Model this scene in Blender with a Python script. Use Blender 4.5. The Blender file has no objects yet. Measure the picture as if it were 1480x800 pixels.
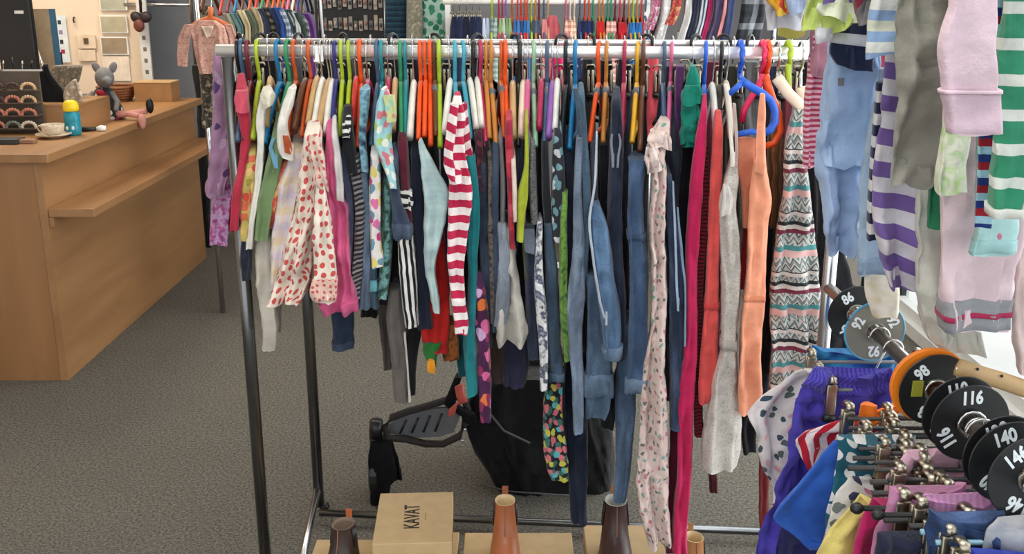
import bpy, bmesh, math, random
from mathutils import Vector, Matrix, noise

# ------------------------------------------------------------------ camera, world, lights
SC = bpy.context.scene
COL = SC.collection
F_PX, TILT, EYE = 1470.0, math.radians(16.0), 1.6
cam_d = bpy.data.cameras.new('camera')
cam_d.sensor_width = 36.0
cam_d.lens = 36.0 * F_PX / 1480.0
cam_d.clip_start = 0.05
cam = bpy.data.objects.new('camera', cam_d)
COL.objects.link(cam)
cam.location = (0, 0, EYE)
cam.rotation_euler = (math.pi / 2 - TILT, 0, 0)
SC.camera = cam

world = bpy.data.worlds.new('overcast_sky')
SC.world = world
world.use_nodes = True
bgn = world.node_tree.nodes['Background']
bgn.inputs[0].default_value = (0.93, 0.97, 1.0, 1)
bgn.inputs[1].default_value = 2.1

def area(name, loc, rot, sx, sy, power, col):
    d = bpy.data.lights.new(name, 'AREA')
    d.shape = 'RECTANGLE'; d.size = sx; d.size_y = sy
    d.energy = power; d.color = col
    o = bpy.data.objects.new(name, d); COL.objects.link(o)
    o.location = loc; o.rotation_euler = rot
    return o
area('ceiling_lamp_front', (0.1, 0.9, 2.7), (0, 0, 0), 1.6, 0.6, 26, (1.0, 0.97, 0.93))
area('ceiling_lamp_rear', (-0.4, 4.6, 2.7), (0, 0, 0), 2.4, 0.5, 30, (1.0, 0.96, 0.9))
area('ceiling_lamp_counter', (-2.6, 5.3, 2.7), (0, 0, 0), 0.9, 0.9, 46, (1.0, 0.87, 0.70))
area('window_daylight', (1.83, 3.0, 1.4), (0, math.radians(90), 0), 2.4, 3.6, 80, (0.95, 0.98, 1.0))

SC.view_settings.view_transform = 'Standard'
SC.view_settings.look = 'None'
SC.view_settings.gamma = 1.0
SC.view_settings.use_curve_mapping = False
SC.view_settings.exposure = -0.26

# ------------------------------------------------------------------ measuring helpers
ST, CT = math.sin(TILT), math.cos(TILT)
def at(px, py, Y):
    """world point seen at a photo pixel, at distance Y in front of the camera"""
    dx, dy = (px - 740) / F_PX, (py - 400) / F_PX
    t = Y / (CT - dy * ST)
    return Vector((dx * t, Y, EYE - t * (ST + dy * CT)))
def atz(px, py, z):
    dx, dy = (px - 740) / F_PX, (py - 400) / F_PX
    t = (EYE - z) / (ST + dy * CT)
    return Vector((dx * t, t * (CT - dy * ST), z))
RAIL_Z = 1.454
def railA(X): return 2.43 - 0.085 * (X + 0.665)
def railB(X): return 2.82 - 0.085 * (X + 0.60)
def on_rail(px, py, rail):
    Y = 2.4
    for _ in range(5):
        X = at(px, py, Y).x
        Y = rail(X)
    return X, Y

# ------------------------------------------------------------------ materials
def lin(c):
    return tuple(((v / 255) / 12.92 if v / 255 <= 0.04045 else ((v / 255 + 0.055) / 1.055) ** 2.4) for v in c) + (1.0,)
MATS = {}
def base_mat(name, rough=0.6, metal=0.0):
    m = bpy.data.materials.new(name); m.use_nodes = True
    nt = m.node_tree
    b = nt.nodes['Principled BSDF']
    b.inputs['Roughness'].default_value = rough
    b.inputs['Metallic'].default_value = metal
    return m, nt, b
def plain(name, c, rough=0.5, metal=0.0, var=0.06, scale=18, bump=0.0, spec=0.5):
    if name in MATS: return MATS[name]
    m, nt, b = base_mat(name, rough, metal)
    b.inputs['Specular IOR Level'].default_value = spec
    N, L = nt.nodes, nt.links
    tc = N.new('ShaderNodeTexCoord')
    no = N.new('ShaderNodeTexNoise'); no.inputs['Scale'].default_value = scale; no.inputs['Detail'].default_value = 4
    L.new(tc.outputs['Object'], no.inputs['Vector'])
    r = N.new('ShaderNodeValToRGB')
    c0 = lin(c)
    r.color_ramp.elements[0].color = tuple(v * (1 - 2 * var) for v in c0[:3]) + (1,)
    r.color_ramp.elements[1].color = tuple(min(1, v * (1 + 2 * var)) for v in c0[:3]) + (1,)
    r.color_ramp.elements[0].position = 0.3; r.color_ramp.elements[1].position = 0.7
    L.new(no.outputs['Fac'], r.inputs['Fac']); L.new(r.outputs['Color'], b.inputs['Base Color'])
    if bump:
        bp = N.new('ShaderNodeBump'); bp.inputs['Strength'].default_value = bump; bp.inputs['Distance'].default_value = 0.01
        L.new(no.outputs['Fac'], bp.inputs['Height']); L.new(bp.outputs['Normal'], b.inputs['Normal'])
    MATS[name] = m
    return m
def wood(name, c1, c2, axis='Y', rough=0.45, scale=9):
    if name in MATS: return MATS[name]
    m, nt, b = base_mat(name, rough)
    N, L = nt.nodes, nt.links
    tc = N.new('ShaderNodeTexCoord'); mp = N.new('ShaderNodeMapping')
    s = {'X': (0.12, 1, 1), 'Y': (1, 0.12, 1), 'Z': (1, 1, 0.12)}[axis]
    mp.inputs['Scale'].default_value = s
    no = N.new('ShaderNodeTexNoise'); no.inputs['Scale'].default_value = scale; no.inputs['Detail'].default_value = 7
    no.inputs['Distortion'].default_value = 0.4
    r = N.new('ShaderNodeValToRGB')
    r.color_ramp.elements[0].color = lin(c1); r.color_ramp.elements[1].color = lin(c2)
    r.color_ramp.elements[0].position = 0.3; r.color_ramp.elements[1].position = 0.72
    L.new(tc.outputs['Object'], mp.inputs['Vector']); L.new(mp.outputs['Vector'], no.inputs['Vector'])
    L.new(no.outputs['Fac'], r.inputs['Fac']); L.new(r.outputs['Color'], b.inputs['Base Color'])
    MATS[name] = m
    return m
FABN = [0]
def fab(base, pat=None, cols=(), s=0.02, rough=0.88, bump=0.35, ang=0.0, var=0.1, dot=0.3):
    """procedural cloth; patterns run on UVs measured in metres"""
    key = (base, pat, tuple(cols), s, rough, bump, ang, var, dot)
    if key in MATS: return MATS[key]
    FABN[0] += 1
    m, nt, b = base_mat('cloth_%s_%d' % (pat or 'plain', FABN[0]), rough)
    b.inputs['Specular IOR Level'].default_value = 0.25
    b.inputs['Sheen Weight'].default_value = 0.15
    N, L = nt.nodes, nt.links
    def math_(op, a, bb=None):
        n = N.new('ShaderNodeMath'); n.operation = op
        for i, v in enumerate((a, bb)):
            if v is None: continue
            if isinstance(v, (int, float)): n.inputs[i].default_value = v
            else: L.new(v, n.inputs[i])
        return n.outputs[0]
    def ramp(fac, cs, const=True, pos=None):
        r = N.new('ShaderNodeValToRGB')
        r.color_ramp.interpolation = 'CONSTANT' if const else 'LINEAR'
        e = r.color_ramp.elements
        n = len(cs)
        while len(e) < n: e.new(0.5)
        for i, c in enumerate(cs):
            e[i].position = pos[i] if pos else (i / n if const else i / max(1, n - 1))
            e[i].color = c if len(c) == 4 else lin(c)
        L.new(fac, r.inputs['Fac'])
        return r.outputs['Color']
    def mix(f, a, c, mode='MIX'):
        n = N.new('ShaderNodeMix'); n.data_type = 'RGBA'; n.blend_type = mode
        if isinstance(f, (int, float)): n.inputs[0].default_value = f
        else: L.new(f, n.inputs[0])
        for i, v in ((6, a), (7, c)):
            if isinstance(v, tuple): n.inputs[i].default_value = v if len(v) == 4 else lin(v)
            else: L.new(v, n.inputs[i])
        return n.outputs[2]
    uv = N.new('ShaderNodeUVMap'); uv.uv_map = 'UVMap'
    mp = N.new('ShaderNodeMapping'); mp.inputs['Rotation'].default_value = (0, 0, math.radians(ang))
    L.new(uv.outputs['UV'], mp.inputs['Vector'])
    vec = mp.outputs['Vector']
    sp = N.new('ShaderNodeSeparateXYZ'); L.new(vec, sp.inputs[0])
    U, V = sp.outputs[0], sp.outputs[1]
    tc = N.new('ShaderNodeTexCoord')
    nz = N.new('ShaderNodeTexNoise'); nz.inputs['Scale'].default_value = 22; nz.inputs['Detail'].default_value = 3
    L.new(tc.outputs['Object'], nz.inputs['Vector'])
    fine = N.new('ShaderNodeTexNoise'); fine.inputs['Scale'].default_value = 380; fine.inputs['Detail'].default_value = 2
    L.new(tc.outputs['Object'], fine.inputs['Vector'])
    def fr(x, p): return math_('FRACT', math_('DIVIDE', x, p))
    B = lin(base)
    if pat == 'h': colr = ramp(fr(V, s), [base] + list(cols))
    elif pat == 'v': colr = ramp(fr(U, s), [base] + list(cols))
    elif pat in ('dots', 'floral'):
        wob = N.new('ShaderNodeTexNoise'); wob.inputs['Scale'].default_value = 0.9 / s; L.new(vec, wob.inputs['Vector'])
        vm = N.new('ShaderNodeVectorMath'); vm.operation = 'MULTIPLY_ADD'
        L.new(wob.outputs['Color'], vm.inputs[0])
        k = s * (0.15 if pat == 'dots' else 0.8)
        vm.inputs[1].default_value = (k, k, 0); L.new(vec, vm.inputs[2])
        vo = N.new('ShaderNodeTexVoronoi'); vo.voronoi_dimensions = '2D'; vo.inputs['Scale'].default_value = 1 / s
        vo.inputs['Randomness'].default_value = 0.4 if pat == 'dots' else 1.0
        L.new(vm.outputs[0], vo.inputs['Vector'])
        sc_ = N.new('ShaderNodeSeparateColor'); L.new(vo.outputs['Color'], sc_.inputs[0])
        pick = ramp(sc_.outputs[0], list(cols)) if len(cols) > 1 else cols[0]
        mask = math_('LESS_THAN', vo.outputs['Distance'], dot)
        colr = mix(mask, base, pick)
    elif pat == 'plaid':
        a = ramp(fr(V, s), [base, cols[0], base, cols[1 % len(cols)]])
        c = ramp(fr(U, s), [base, cols[-1], base, cols[0]])
        colr = mix(0.5, a, c)
    elif pat == 'zig':
        tri = math_('ABSOLUTE', math_('SUBTRACT', fr(U, s * 0.8), 0.5))
        w = math_('FRACT', math_('ADD', math_('DIVIDE', V, s * 1.1), tri))
        z1 = ramp(w, [cols[0], base, cols[1], cols[0], base, cols[2]])
        z2 = ramp(fr(V, s * 5.0), [cols[3], base, cols[0], base, cols[0], cols[4], cols[1], base], pos=[0, .07, .14, .3, .36, .62, .72, .8])
        mk = ramp(fr(V, s * 5.0), [(1, 1, 1, 1), (0, 0, 0, 1), (1, 1, 1, 1), (0, 0, 0, 1), (1, 1, 1, 1), (0, 0, 0, 1)], pos=[0, .2, .3, .38, .62, .8])
        dia = math_('FRACT', math_('ADD', math_('DIVIDE', V, s * 0.3), math_('MULTIPLY', tri, 3.0)))
        z3 = ramp(dia, [cols[4], base, cols[1]])
        colr = mix(mk, mix(0.3, z1, z3), z2)
    elif pat == 'mottle':
        mo = N.new('ShaderNodeTexNoise'); mo.inputs['Scale'].default_value = 1 / s; mo.inputs['Detail'].default_value = 2
        L.new(vec, mo.inputs['Vector'])
        n = len(cols) + 1
        colr = ramp(mo.outputs['Fac'], [base] + list(cols), False, [0.33 + 0.34 * i / (n - 1) for i in range(n)])
    elif pat == 'denim':
        mo = N.new('ShaderNodeTexNoise'); mo.inputs['Scale'].default_value = 14; mo.inputs['Detail'].default_value = 6
        mp2 = N.new('ShaderNodeMapping'); mp2.inputs['Scale'].default_value = (1.6, 0.45, 1); L.new(uv.outputs['UV'], mp2.inputs['Vector'])
        L.new(mp2.outputs['Vector'], mo.inputs['Vector'])
        dk = tuple(v * 0.62 for v in B[:3]) + (1,)
        lt = tuple(min(1, v * 1.55 + 0.02) for v in B[:3]) + (1,)
        colr = ramp(mo.outputs['Fac'], [dk, B, lt], False, [0.3, 0.5, 0.72])
        tw = ramp(fine.outputs['Fac'], [(0.72, 0.74, 0.78, 1), (1, 1, 1, 1)], False, [0.35, 0.6])
        colr = mix(1.0, colr, tw, 'MULTIPLY')
    else:
        rgb = N.new('ShaderNodeRGB'); rgb.outputs[0].default_value = B; colr = rgb.outputs[0]
    g = ramp(nz.outputs['Fac'], [(1 - 2 * var,) * 3 + (1,), (1, 1, 1, 1)], False, [0.3, 0.65])
    colr = mix(1.0, colr, g, 'MULTIPLY')
    L.new(colr, b.inputs['Base Color'])
    add = math_('ADD', nz.outputs['Fac'], math_('MULTIPLY', fine.outputs['Fac'], 0.08))
    bp = N.new('ShaderNodeBump'); bp.inputs['Strength'].default_value = bump; bp.inputs['Distance'].default_value = 0.02
    L.new(add, bp.inputs['Height']); L.new(bp.outputs['Normal'], b.inputs['Normal'])
    MATS[key] = m
    return m
def den(*c):
    g = sum(c) / 3
    return fab(tuple(int((v * .82 + g * .18) * .9) for v in c), 'denim')

chrome = plain('chrome', (205, 206, 208), 0.22, 1.0, 0.02)
dark_steel = plain('dark_steel', (120, 122, 124), 0.28, 1.0, 0.03)
brass = plain('aged_clip_metal', (176, 168, 150), 0.3, 1.0, 0.08, 60)
black_plastic = plain('black_plastic', (24, 25, 27), 0.4, 0, 0.03)
matte_black = plain('black_fabric', (17, 17, 19), 0.85, 0, 0.1, 30, 0.2, 0.2)
paper = plain('white_paper', (236, 236, 232), 0.7)
cream_wall = plain('cream_paint', (240, 220, 196), 0.8, 0, 0.015, 4)
grey_wall = plain('grey_paint', (146, 148, 152), 0.8, 0, 0.05, 3)
white_paint = plain('white_paint', (226, 226, 222), 0.6, 0, 0.02)
beech = wood('beech_veneer', (148, 106, 66), (172, 128, 84), 'Y')
beech_v = wood('beech_panel', (142, 100, 60), (162, 116, 74), 'Z')
light_wood = wood('pale_hanger_wood', (196, 160, 112), (216, 182, 134), 'X')
card = plain('cardboard', (192, 164, 122), 0.8, 0, 0.03, 26)
card_dark = plain('cardboard_edge', (150, 124, 88), 0.85, 0, 0.05, 40)

# ------------------------------------------------------------------ mesh helpers
def link(name, me, m=None, parent=None, loc=None):
    o = bpy.data.objects.new(name, me); COL.objects.link(o)
    if m is not None:
        me.materials.clear(); me.materials.append(m)
    if parent is not None: o.parent = parent
    if loc is not None: o.location = loc
    return o
def obj(name, bm, m, parent=None, smooth=False, loc=None):
    me = bpy.data.meshes.new(name)
    bmesh.ops.recalc_face_normals(bm, faces=bm.faces)
    bm.to_mesh(me); bm.free()
    if smooth:
        me.polygons.foreach_set('use_smooth', [True] * len(me.polygons))
    return link(name, me, m, parent, loc)
LABELS = {}
def tag(o, label, cat, group=None):
    w = len(label.split())
    if not 4 <= w <= 16: print('LABEL LENGTH', w, label)
    if label in LABELS and not group: print('DUPLICATE LABEL', label)
    LABELS[label] = 1
    o['label'] = label; o['category'] = cat
    if group: o['group'] = group
    return o
def empty(name, loc, rz=0.0):
    o = bpy.data.objects.new(name, None); COL.objects.link(o)
    o.location = loc; o.rotation_euler = (0, 0, rz); o.empty_display_size = 0.05
    return o
def box(bm, x0, x1, y0, y1, z0, z1, bevel=0.0):
    v = [bm.verts.new(p) for p in ((x0, y0, z0), (x1, y0, z0), (x1, y1, z0), (x0, y1, z0), (x0, y0, z1), (x1, y0, z1), (x1, y1, z1), (x0, y1, z1))]
    fs = [bm.faces.new([v[i] for i in q]) for q in ((3, 2, 1, 0), (4, 5, 6, 7), (0, 1, 5, 4), (1, 2, 6, 5), (2, 3, 7, 6), (3, 0, 4, 7))]
    if bevel:
        es = list({e for f in fs for e in f.edges})
        bmesh.ops.bevel(bm, geom=es, offset=bevel, segments=2, affect='EDGES', profile=0.5)
def bx(*a, **k):
    bm = bmesh.new(); box(bm, *a, **k); return bm
def tube(bm, pts, r, n=10, r2=None, closed=False, side=None):
    """sweep an ellipse (r sideways, r2 in the plane) along a path"""
    pts = [Vector(p) for p in pts]
    rings = []
    m = len(pts)
    for i, p in enumerate(pts):
        if closed: t = (pts[(i + 1) % m] - pts[i - 1]).normalized()
        else: t = (pts[min(i + 1, m - 1)] - pts[max(i - 1, 0)]).normalized()
        if side is not None: a = Vector(side)
        else:
            a = Vector((0, 0, 1)) if abs(t.z) < 0.9 else Vector((1, 0, 0))
            a = (a - t * a.dot(t)).normalized()
        c = t.cross(a).normalized()
        rr = r[i] if isinstance(r, (list, tuple)) else r
        q = r2 if r2 is not None else rr
        rings.append([bm.verts.new(p + a * rr * math.cos(2 * math.pi * j / n) + c * q * math.sin(2 * math.pi * j / n)) for j in range(n)])
    for i in range(m if closed else m - 1):
        A, Bq = rings[i], rings[(i + 1) % m]
        for j in range(n): bm.faces.new((A[j], A[(j + 1) % n], Bq[(j + 1) % n], Bq[j]))
    if not closed:
        bm.faces.new(rings[0][::-1]); bm.faces.new(rings[-1])
def tb(pts, r, **k):
    bm = bmesh.new(); tube(bm, pts, r, **k); return bm
def lathe(bm, prof, n=24, c=(0, 0, 0)):
    c = Vector(c); rings = []
    for (r, z) in prof:
        rings.append([bm.verts.new(c + Vector((r * math.cos(2 * math.pi * j / n), r * math.sin(2 * math.pi * j / n), z))) for j in range(n)])
    for A, Bq in zip(rings, rings[1:]):
        for j in range(n): bm.faces.new((A[j], A[(j + 1) % n], Bq[(j + 1) % n], Bq[j]))
    bm.faces.new(rings[0][::-1]); bm.faces.new(rings[-1])
def lt(prof, n=24, c=(0, 0, 0)):
    bm = bmesh.new(); lathe(bm, prof, n, c); return bm
def blob(bm, c, rx, ry, rz, rot=None, seg=14):
    M = Matrix.Translation(Vector(c))
    if rot: M = M @ Matrix.Rotation(rot[0], 4, rot[1])
    M = M @ Matrix.Diagonal((rx, ry, rz, 1))
    bmesh.ops.create_uvsphere(bm, u_segments=seg, v_segments=max(6, seg * 2 // 3), radius=1.0, matrix=M)
def prism(bm, pts, axis_vec):
    """extrude a polygon (world points) along a vector"""
    d = Vector(axis_vec)
    a = [bm.verts.new(Vector(p)) for p in pts]; b = [bm.verts.new(Vector(p) + d) for p in pts]
    bm.faces.new(a); bm.faces.new(b[::-1])
    n = len(pts)
    for i in range(n): bm.faces.new((a[i], b[i], b[(i + 1) % n], a[(i + 1) % n]))
def text_mesh(s, size, bold=0.0, extrude=0.0006):
    cu = bpy.data.curves.new('lettering', 'FONT')
    cu.body = s; cu.size = size; cu.align_x = 'CENTER'; cu.align_y = 'CENTER'
    cu.offset = bold; cu.extrude = extrude; cu.resolution_u = 3
    o = bpy.data.objects.new('lettering', cu); COL.objects.link(o)
    bpy.context.view_layer.update()
    me = bpy.data.meshes.new_from_object(o.evaluated_get(bpy.context.evaluated_depsgraph_get()))
    bpy.data.objects.remove(o); bpy.data.curves.remove(cu)
    return me

# ------------------------------------------------------------------ cloth loft
def crom(rows, n):
    out = []
    m = len(rows)
    tot = rows[-1][0] - rows[0][0]
    for i in range(n):
        y = rows[0][0] + tot * i / (n - 1)
        k = 0
        while k < m - 2 and rows[k + 1][0] < y: k += 1
        a, b = rows[k], rows[k + 1]
        t = (y - a[0]) / max(1e-6, b[0] - a[0])
        t = min(1, max(0, t))
        p0 = rows[max(0, k - 1)]; p3 = rows[min(m - 1, k + 2)]
        vals = [y]
        for c in (1, 2):
            d1 = (b[c] - p0[c]) / max(1e-6, b[0] - p0[0]) * (b[0] - a[0])
            d2 = (p3[c] - a[c]) / max(1e-6, p3[0] - a[0]) * (b[0] - a[0])
            t2, t3 = t * t, t * t * t
            d1 *= .75; d2 *= .75
            vals.append((2 * t3 - 3 * t2 + 1) * a[c] + (t3 - 2 * t2 + t) * d1 + (-2 * t3 + 3 * t2) * b[c] + (t3 - t2) * d2)
        out.append(vals)
    return out
SEED = [11]
def cloth(rows, Y, D=0.26, amp=0.1, fold=0.006, fw=0.045, shoulder=0.0, shear=0.75, taper=0.62, tilt=0.0, hollow=True, lean=0.0, wob=0.5, step=9, flat=0.62, crease=1.0, sag=0.0, seed=None, clip=None, grow=0.0):
    """a hanging, closed-volume piece of cloth: near edge follows the measured widths,
    it goes D metres back (on the hanger), has creases, vertical folds and a hollow hem.
    clip/grow/seed make a band (cuff, hem, seam) lying on the same surface"""
    if seed is None:
        SEED[0] += 1; seed = SEED[0]
    rnd = random.Random(seed)
    y0r, y1r = rows[0][0], rows[-1][0]
    rows = [list(r) for r in rows]
    if hollow and len(rows) > 2:      # a hem ends square, it does not taper to a point
        a, l = rows[-2], rows[-1]
        wa, wl = a[2] - a[1], l[2] - l[1]
        if wl < 0.84 * wa:
            c = (l[1] + l[2]) / 2; c = c * .6 + .4 * (a[1] + a[2]) / 2
            l[1], l[2] = c - 0.42 * wa, c + 0.42 * wa
    n = max(7, min(60, int((y1r - y0r) / step) + 2))
    R = crom(rows, n)
    if clip:
        m = max(3, int((clip[1] - clip[0]) / step) + 2)
        full = crom(rows, 200)
        def pick(y):
            k = min(range(200), key=lambda i: abs(full[i][0] - y)); v = list(full[k]); v[0] = y; return v
        R = [pick(clip[0] + (clip[1] - clip[0]) * i / (m - 1)) for i in range(m)]
    ph = [rnd.uniform(0, 6.28) for _ in range(8)]
    wmax = max(r[2] - r[1] for r in R) * Y / F_PX
    K = max(20, min(64, int(2 * (wmax + min(D, 0.3) * 0.4) / 0.0085)))
    K -= K % 2
    nf = rnd.choice((3, 4, 5))
    val = [(rnd.uniform(-.55, .1), rnd.uniform(.5, 1.0)), (rnd.uniform(-.1, .6), rnd.uniform(.3, .9))]
    off = Vector((rnd.uniform(0, 50), rnd.uniform(0, 50), rnd.uniform(0, 50)))
    spec = []
    for i, (py, xl, xr) in enumerate(R):
        t = (py - y0r) / (y1r - y0r)
        Yr = Y + lean * t
        a, b = at(xl, py, Yr), at(xr, py, Yr)
        spec.append((a.x, b.x, (a.z + b.z) / 2, Yr, D, t))
    if shoulder:
        a = spec[0]
        top = []
        for q in (1.0, 0.66, 0.33):
            e = 1 - 0.35 * q
            cx = (a[0] + a[1]) / 2 + 0.5 * D * q * shear * ((a[0] + a[1]) / 2 / a[3]) * 0.8
            hw = (a[1] - a[0]) / 2 * e
            Dq = D * (1 - 0.75 * q)
            top.append((cx - hw, cx + hw, a[2] + 0.6 * shoulder * q, a[3] + (D - Dq) * 0.5, Dq, 0.0))
        spec = top + spec
    if hollow and not clip:
        l = spec[-1]
        c, hw = (l[0] + l[1]) / 2, (l[1] - l[0]) / 2
        spec.append((c - hw * 0.84, c + hw * 0.84, l[2] + 0.03, l[3] + l[4] * 0.08, l[4] * 0.84, 1.0))
    angs = []
    for j in range(K):
        q = 2 * math.pi * j / K
        angs.append(-math.pi / 2 + q + 0.42 * math.sin(q))      # denser along the near edge
    bm = bmesh.new()
    uvl = bm.loops.layers.uv.new('UVMap')
    us = []; rings = []
    last = len(spec) - 1
    for si, (x0, x1, z, Yr, Dr, t) in enumerate(spec):
        cx, hw = (x0 + x1) / 2, max(0.002, (x1 - x0) / 2)
        sl = shear * cx / Yr
        lim = min(1.0, hw / 0.02)
        cx += wob * 0.003 * math.sin(z * 21 + ph[0]) * lim
        ring = []; pos = []
        damp = min(1.0, 0.3 + 2.2 * t)
        for a in angs:
            c, s = math.cos(a), math.sin(a)
            back = ((1 - s) / 2)
            x = hw * math.copysign(abs(c) ** flat, c)
            yy = (back ** 1.7) * Dr
            x *= 1 - taper * back * back
            x *= 1 + amp * damp * math.sin(nf * a + ph[1] + 2.2 * math.sin(z * 5 + ph[2]))
            r1 = noise.noise(Vector((x * 42, yy * 10, z * 7)) + off)
            r2 = noise.noise(Vector((x * 26 + z * 9, yy * 22, z * 24 - x * 12)) + off)
            r3 = noise.noise(Vector((x * 60 - z * 20, yy * 40, z * 58)) + off)
            fr_ = 1 - 0.6 * back
            fy = fold * damp * (math.sin(6.283 * x / fw + ph[4] + 1.3 * math.sin(z * 9 + ph[5])) * .5)
            fy += fold * 1.9 * damp * (0.5 - abs(r1) * 2.2) + fold * 1.1 * (0.4 - abs(r2) * 2) + fold * .35 * r3
            for (xo, A) in val:
                u = (x / hw - xo - .18 * math.sin(z * 6 + ph[6])) / .17
                fy += crease * fold * 1.5 * A * damp * lim * math.exp(-u * u)
            y = Yr + yy + fy * fr_ * (0.4 + 0.6 * lim)
            x += (0.35 * fold * r2 + .25 * fold * r3) * lim
            if grow:
                x += math.copysign(grow, c) * min(1, abs(c) * 3); y -= grow * s
            zz = z + tilt * x * t * t - sag * max(0, 1 - 3 * t) * (math.cos(1.57 * max(-1, min(1, x / hw))) + .5 * r2)
            if si >= last - 1 and not clip: zz += 0.4 * fold * math.sin(x * 130 + ph[0])
            p = Vector((cx + x + sl * yy, y, zz))
            pos.append(p); ring.append(bm.verts.new(p))
        u = [0.0]
        for j in range(1, K + 1): u.append(u[-1] + (pos[j % K] - pos[j - 1]).length)
        us.append([v - u[-1] / 2 for v in u])      # pattern centred on the near edge, seam at the back
        rings.append(ring)
    zc = [s[2] for s in spec]
    if hollow and not clip: zc[-1] = zc[-2] - 0.03
    for i in range(len(rings) - 1):
        A, Bq = rings[i], rings[i + 1]
        for j in range(K):
            j2 = (j + 1) % K
            f = bm.faces.new((A[j], Bq[j], Bq[j2], A[j2]))
            f.smooth = True
            uu = [(us[i][j], zc[i]), (us[i + 1][j], zc[i + 1]), (us[i + 1][j + 1], zc[i + 1]), (us[i][j + 1], zc[i])]
            for lp, (p, q) in zip(f.loops, uu): lp[uvl].uv = (p, q)
    if hollow and not clip:
        for j in range(K):
            e = bm.edges.get((rings[-2][j], rings[-2][(j + 1) % K]))
            if e: e.smooth = False
    for rg, rev in ((rings[0], True), (rings[-1], False)):
        f = bm.faces.new(rg if rev else rg[::-1])
        for lp in f.loops: lp[uvl].uv = (lp.vert.co.x, lp.vert.co.z)
    return bm
def cloth_obj(name, bm, m, parent=None):
    me = bpy.data.meshes.new(name); bm.normal_update(); bm.to_mesh(me); bm.free()
    return link(name, me, m, parent)
GARM = []      # (px, short) of the pieces on the front rail, for naming what each hanger carries
def garment(name, label, cat, rows, m, Y=None, off=0.16, D=0.26, parts=(), rail=railA, group=None, short=None, **k):
    if Y is None:
        px = (rows[0][1] + rows[0][2]) / 2
        _, yr = on_rail(px, rows[0][0], rail)
        Y = yr - off
    bm = cloth(rows, Y, D, **k)
    if not parts:
        o = cloth_obj(name, bm, m)
    else:
        o = empty(name, at((rows[-1][1] + rows[-1][2]) / 2, rows[-1][0], Y))
        inv = o.location.copy()
        hosts = {}
        def add(nm, b2, mm):
            for v in b2.verts: v.co -= inv
            return cloth_obj(nm, b2, mm, o)
        hosts['body'] = (rows, Y, D, dict(k, seed=SEED[0]))
        add('body', bm, m)
        for p in parts:
            nm, rws, mm = p[:3]
            kk = dict(p[3]) if len(p) > 3 else {}
            if isinstance(rws[0], str):                  # a band on another part: (host, y0, y1)
                hr, hY, hD, hk = hosts[rws[0]]
                add(nm, cloth(hr, hY, hD, clip=rws[1:], grow=kk.get('grow', .003), **{a_: b_ for a_, b_ in hk.items() if a_ != 'shoulder'}), mm)
                continue
            dy = kk.pop('dy', -0.012); Dp = kk.pop('D', 0.05)
            add(nm, cloth(rws, Y + dy, Dp, **kk), mm)
            hosts[nm] = (rws, Y + dy, Dp, dict(kk, seed=SEED[0]))
    return tag(o, label, cat, group)

# ------------------------------------------------------------------ the room
def onto(name, label, cat, loc, group=None, rz=0):
    return tag(empty(name, loc, rz), label, cat, group)
def struct(name, bm, m, parent=None):
    o = obj(name, bm, m, parent)
    if parent is None: o['kind'] = 'structure'
    return o
def carpet_mat():
    m, nt, b = base_mat('grey_carpet', 0.95)
    b.inputs['Specular IOR Level'].default_value = 0.1
    N, L = nt.nodes, nt.links
    tc = N.new('ShaderNodeTexCoord')
    n1 = N.new('ShaderNodeTexNoise'); n1.inputs['Scale'].default_value = 115; n1.inputs['Detail'].default_value = 4; n1.inputs['Roughness'].default_value = 0.75
    n2 = N.new('ShaderNodeTexNoise'); n2.inputs['Scale'].default_value = 5; n2.inputs['Detail'].default_value = 3
    r = N.new('ShaderNodeValToRGB')
    r.color_ramp.elements[0].color = lin((74, 71, 66)); r.color_ramp.elements[0].position = 0.36
    r.color_ramp.elements[1].color = lin((142, 137, 126)); r.color_ramp.elements[1].position = 0.66
    r2 = N.new('ShaderNodeValToRGB')
    r2.color_ramp.elements[0].color = (0.86, 0.86, 0.86, 1); r2.color_ramp.elements[1].color = (1, 1, 1, 1)
    mx = N.new('ShaderNodeMix'); mx.data_type = 'RGBA'; mx.blend_type = 'MULTIPLY'; mx.inputs[0].default_value = 1
    L.new(tc.outputs['Object'], n1.inputs['Vector']); L.new(tc.outputs['Object'], n2.inputs['Vector'])
    L.new(n1.outputs['Fac'], r.inputs['Fac']); L.new(n2.outputs['Fac'], r2.inputs['Fac'])
    L.new(r.outputs['Color'], mx.inputs[6]); L.new(r2.outputs['Color'], mx.inputs[7])
    L.new(mx.outputs[2], b.inputs['Base Color'])
    bp = N.new('ShaderNodeBump'); bp.inputs['Strength'].default_value = 0.6; bp.inputs['Distance'].default_value = 0.01
    L.new(n1.outputs['Fac'], bp.inputs['Height']); L.new(bp.outputs['Normal'], b.inputs['Normal'])
    return m
struct('floor', bx(-4.2, 1.9, -1.2, 7.2, -0.05, 0), carpet_mat())
struct('ceiling', bx(-4.3, 2.0, -1.2, 7.3, 2.8, 2.9), white_paint)
struct('wall_left', bx(-4.3, -4.2, -1.2, 7.3, 0, 2.8), cream_wall)
struct('wall_back', bx(-4.2, 2.0, 7.2, 7.3, 0, 2.8), grey_wall)
struct('wall_counter', bx(-4.2, -2.36, 6.62, 6.72, 0, 2.8), cream_wall)
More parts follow.
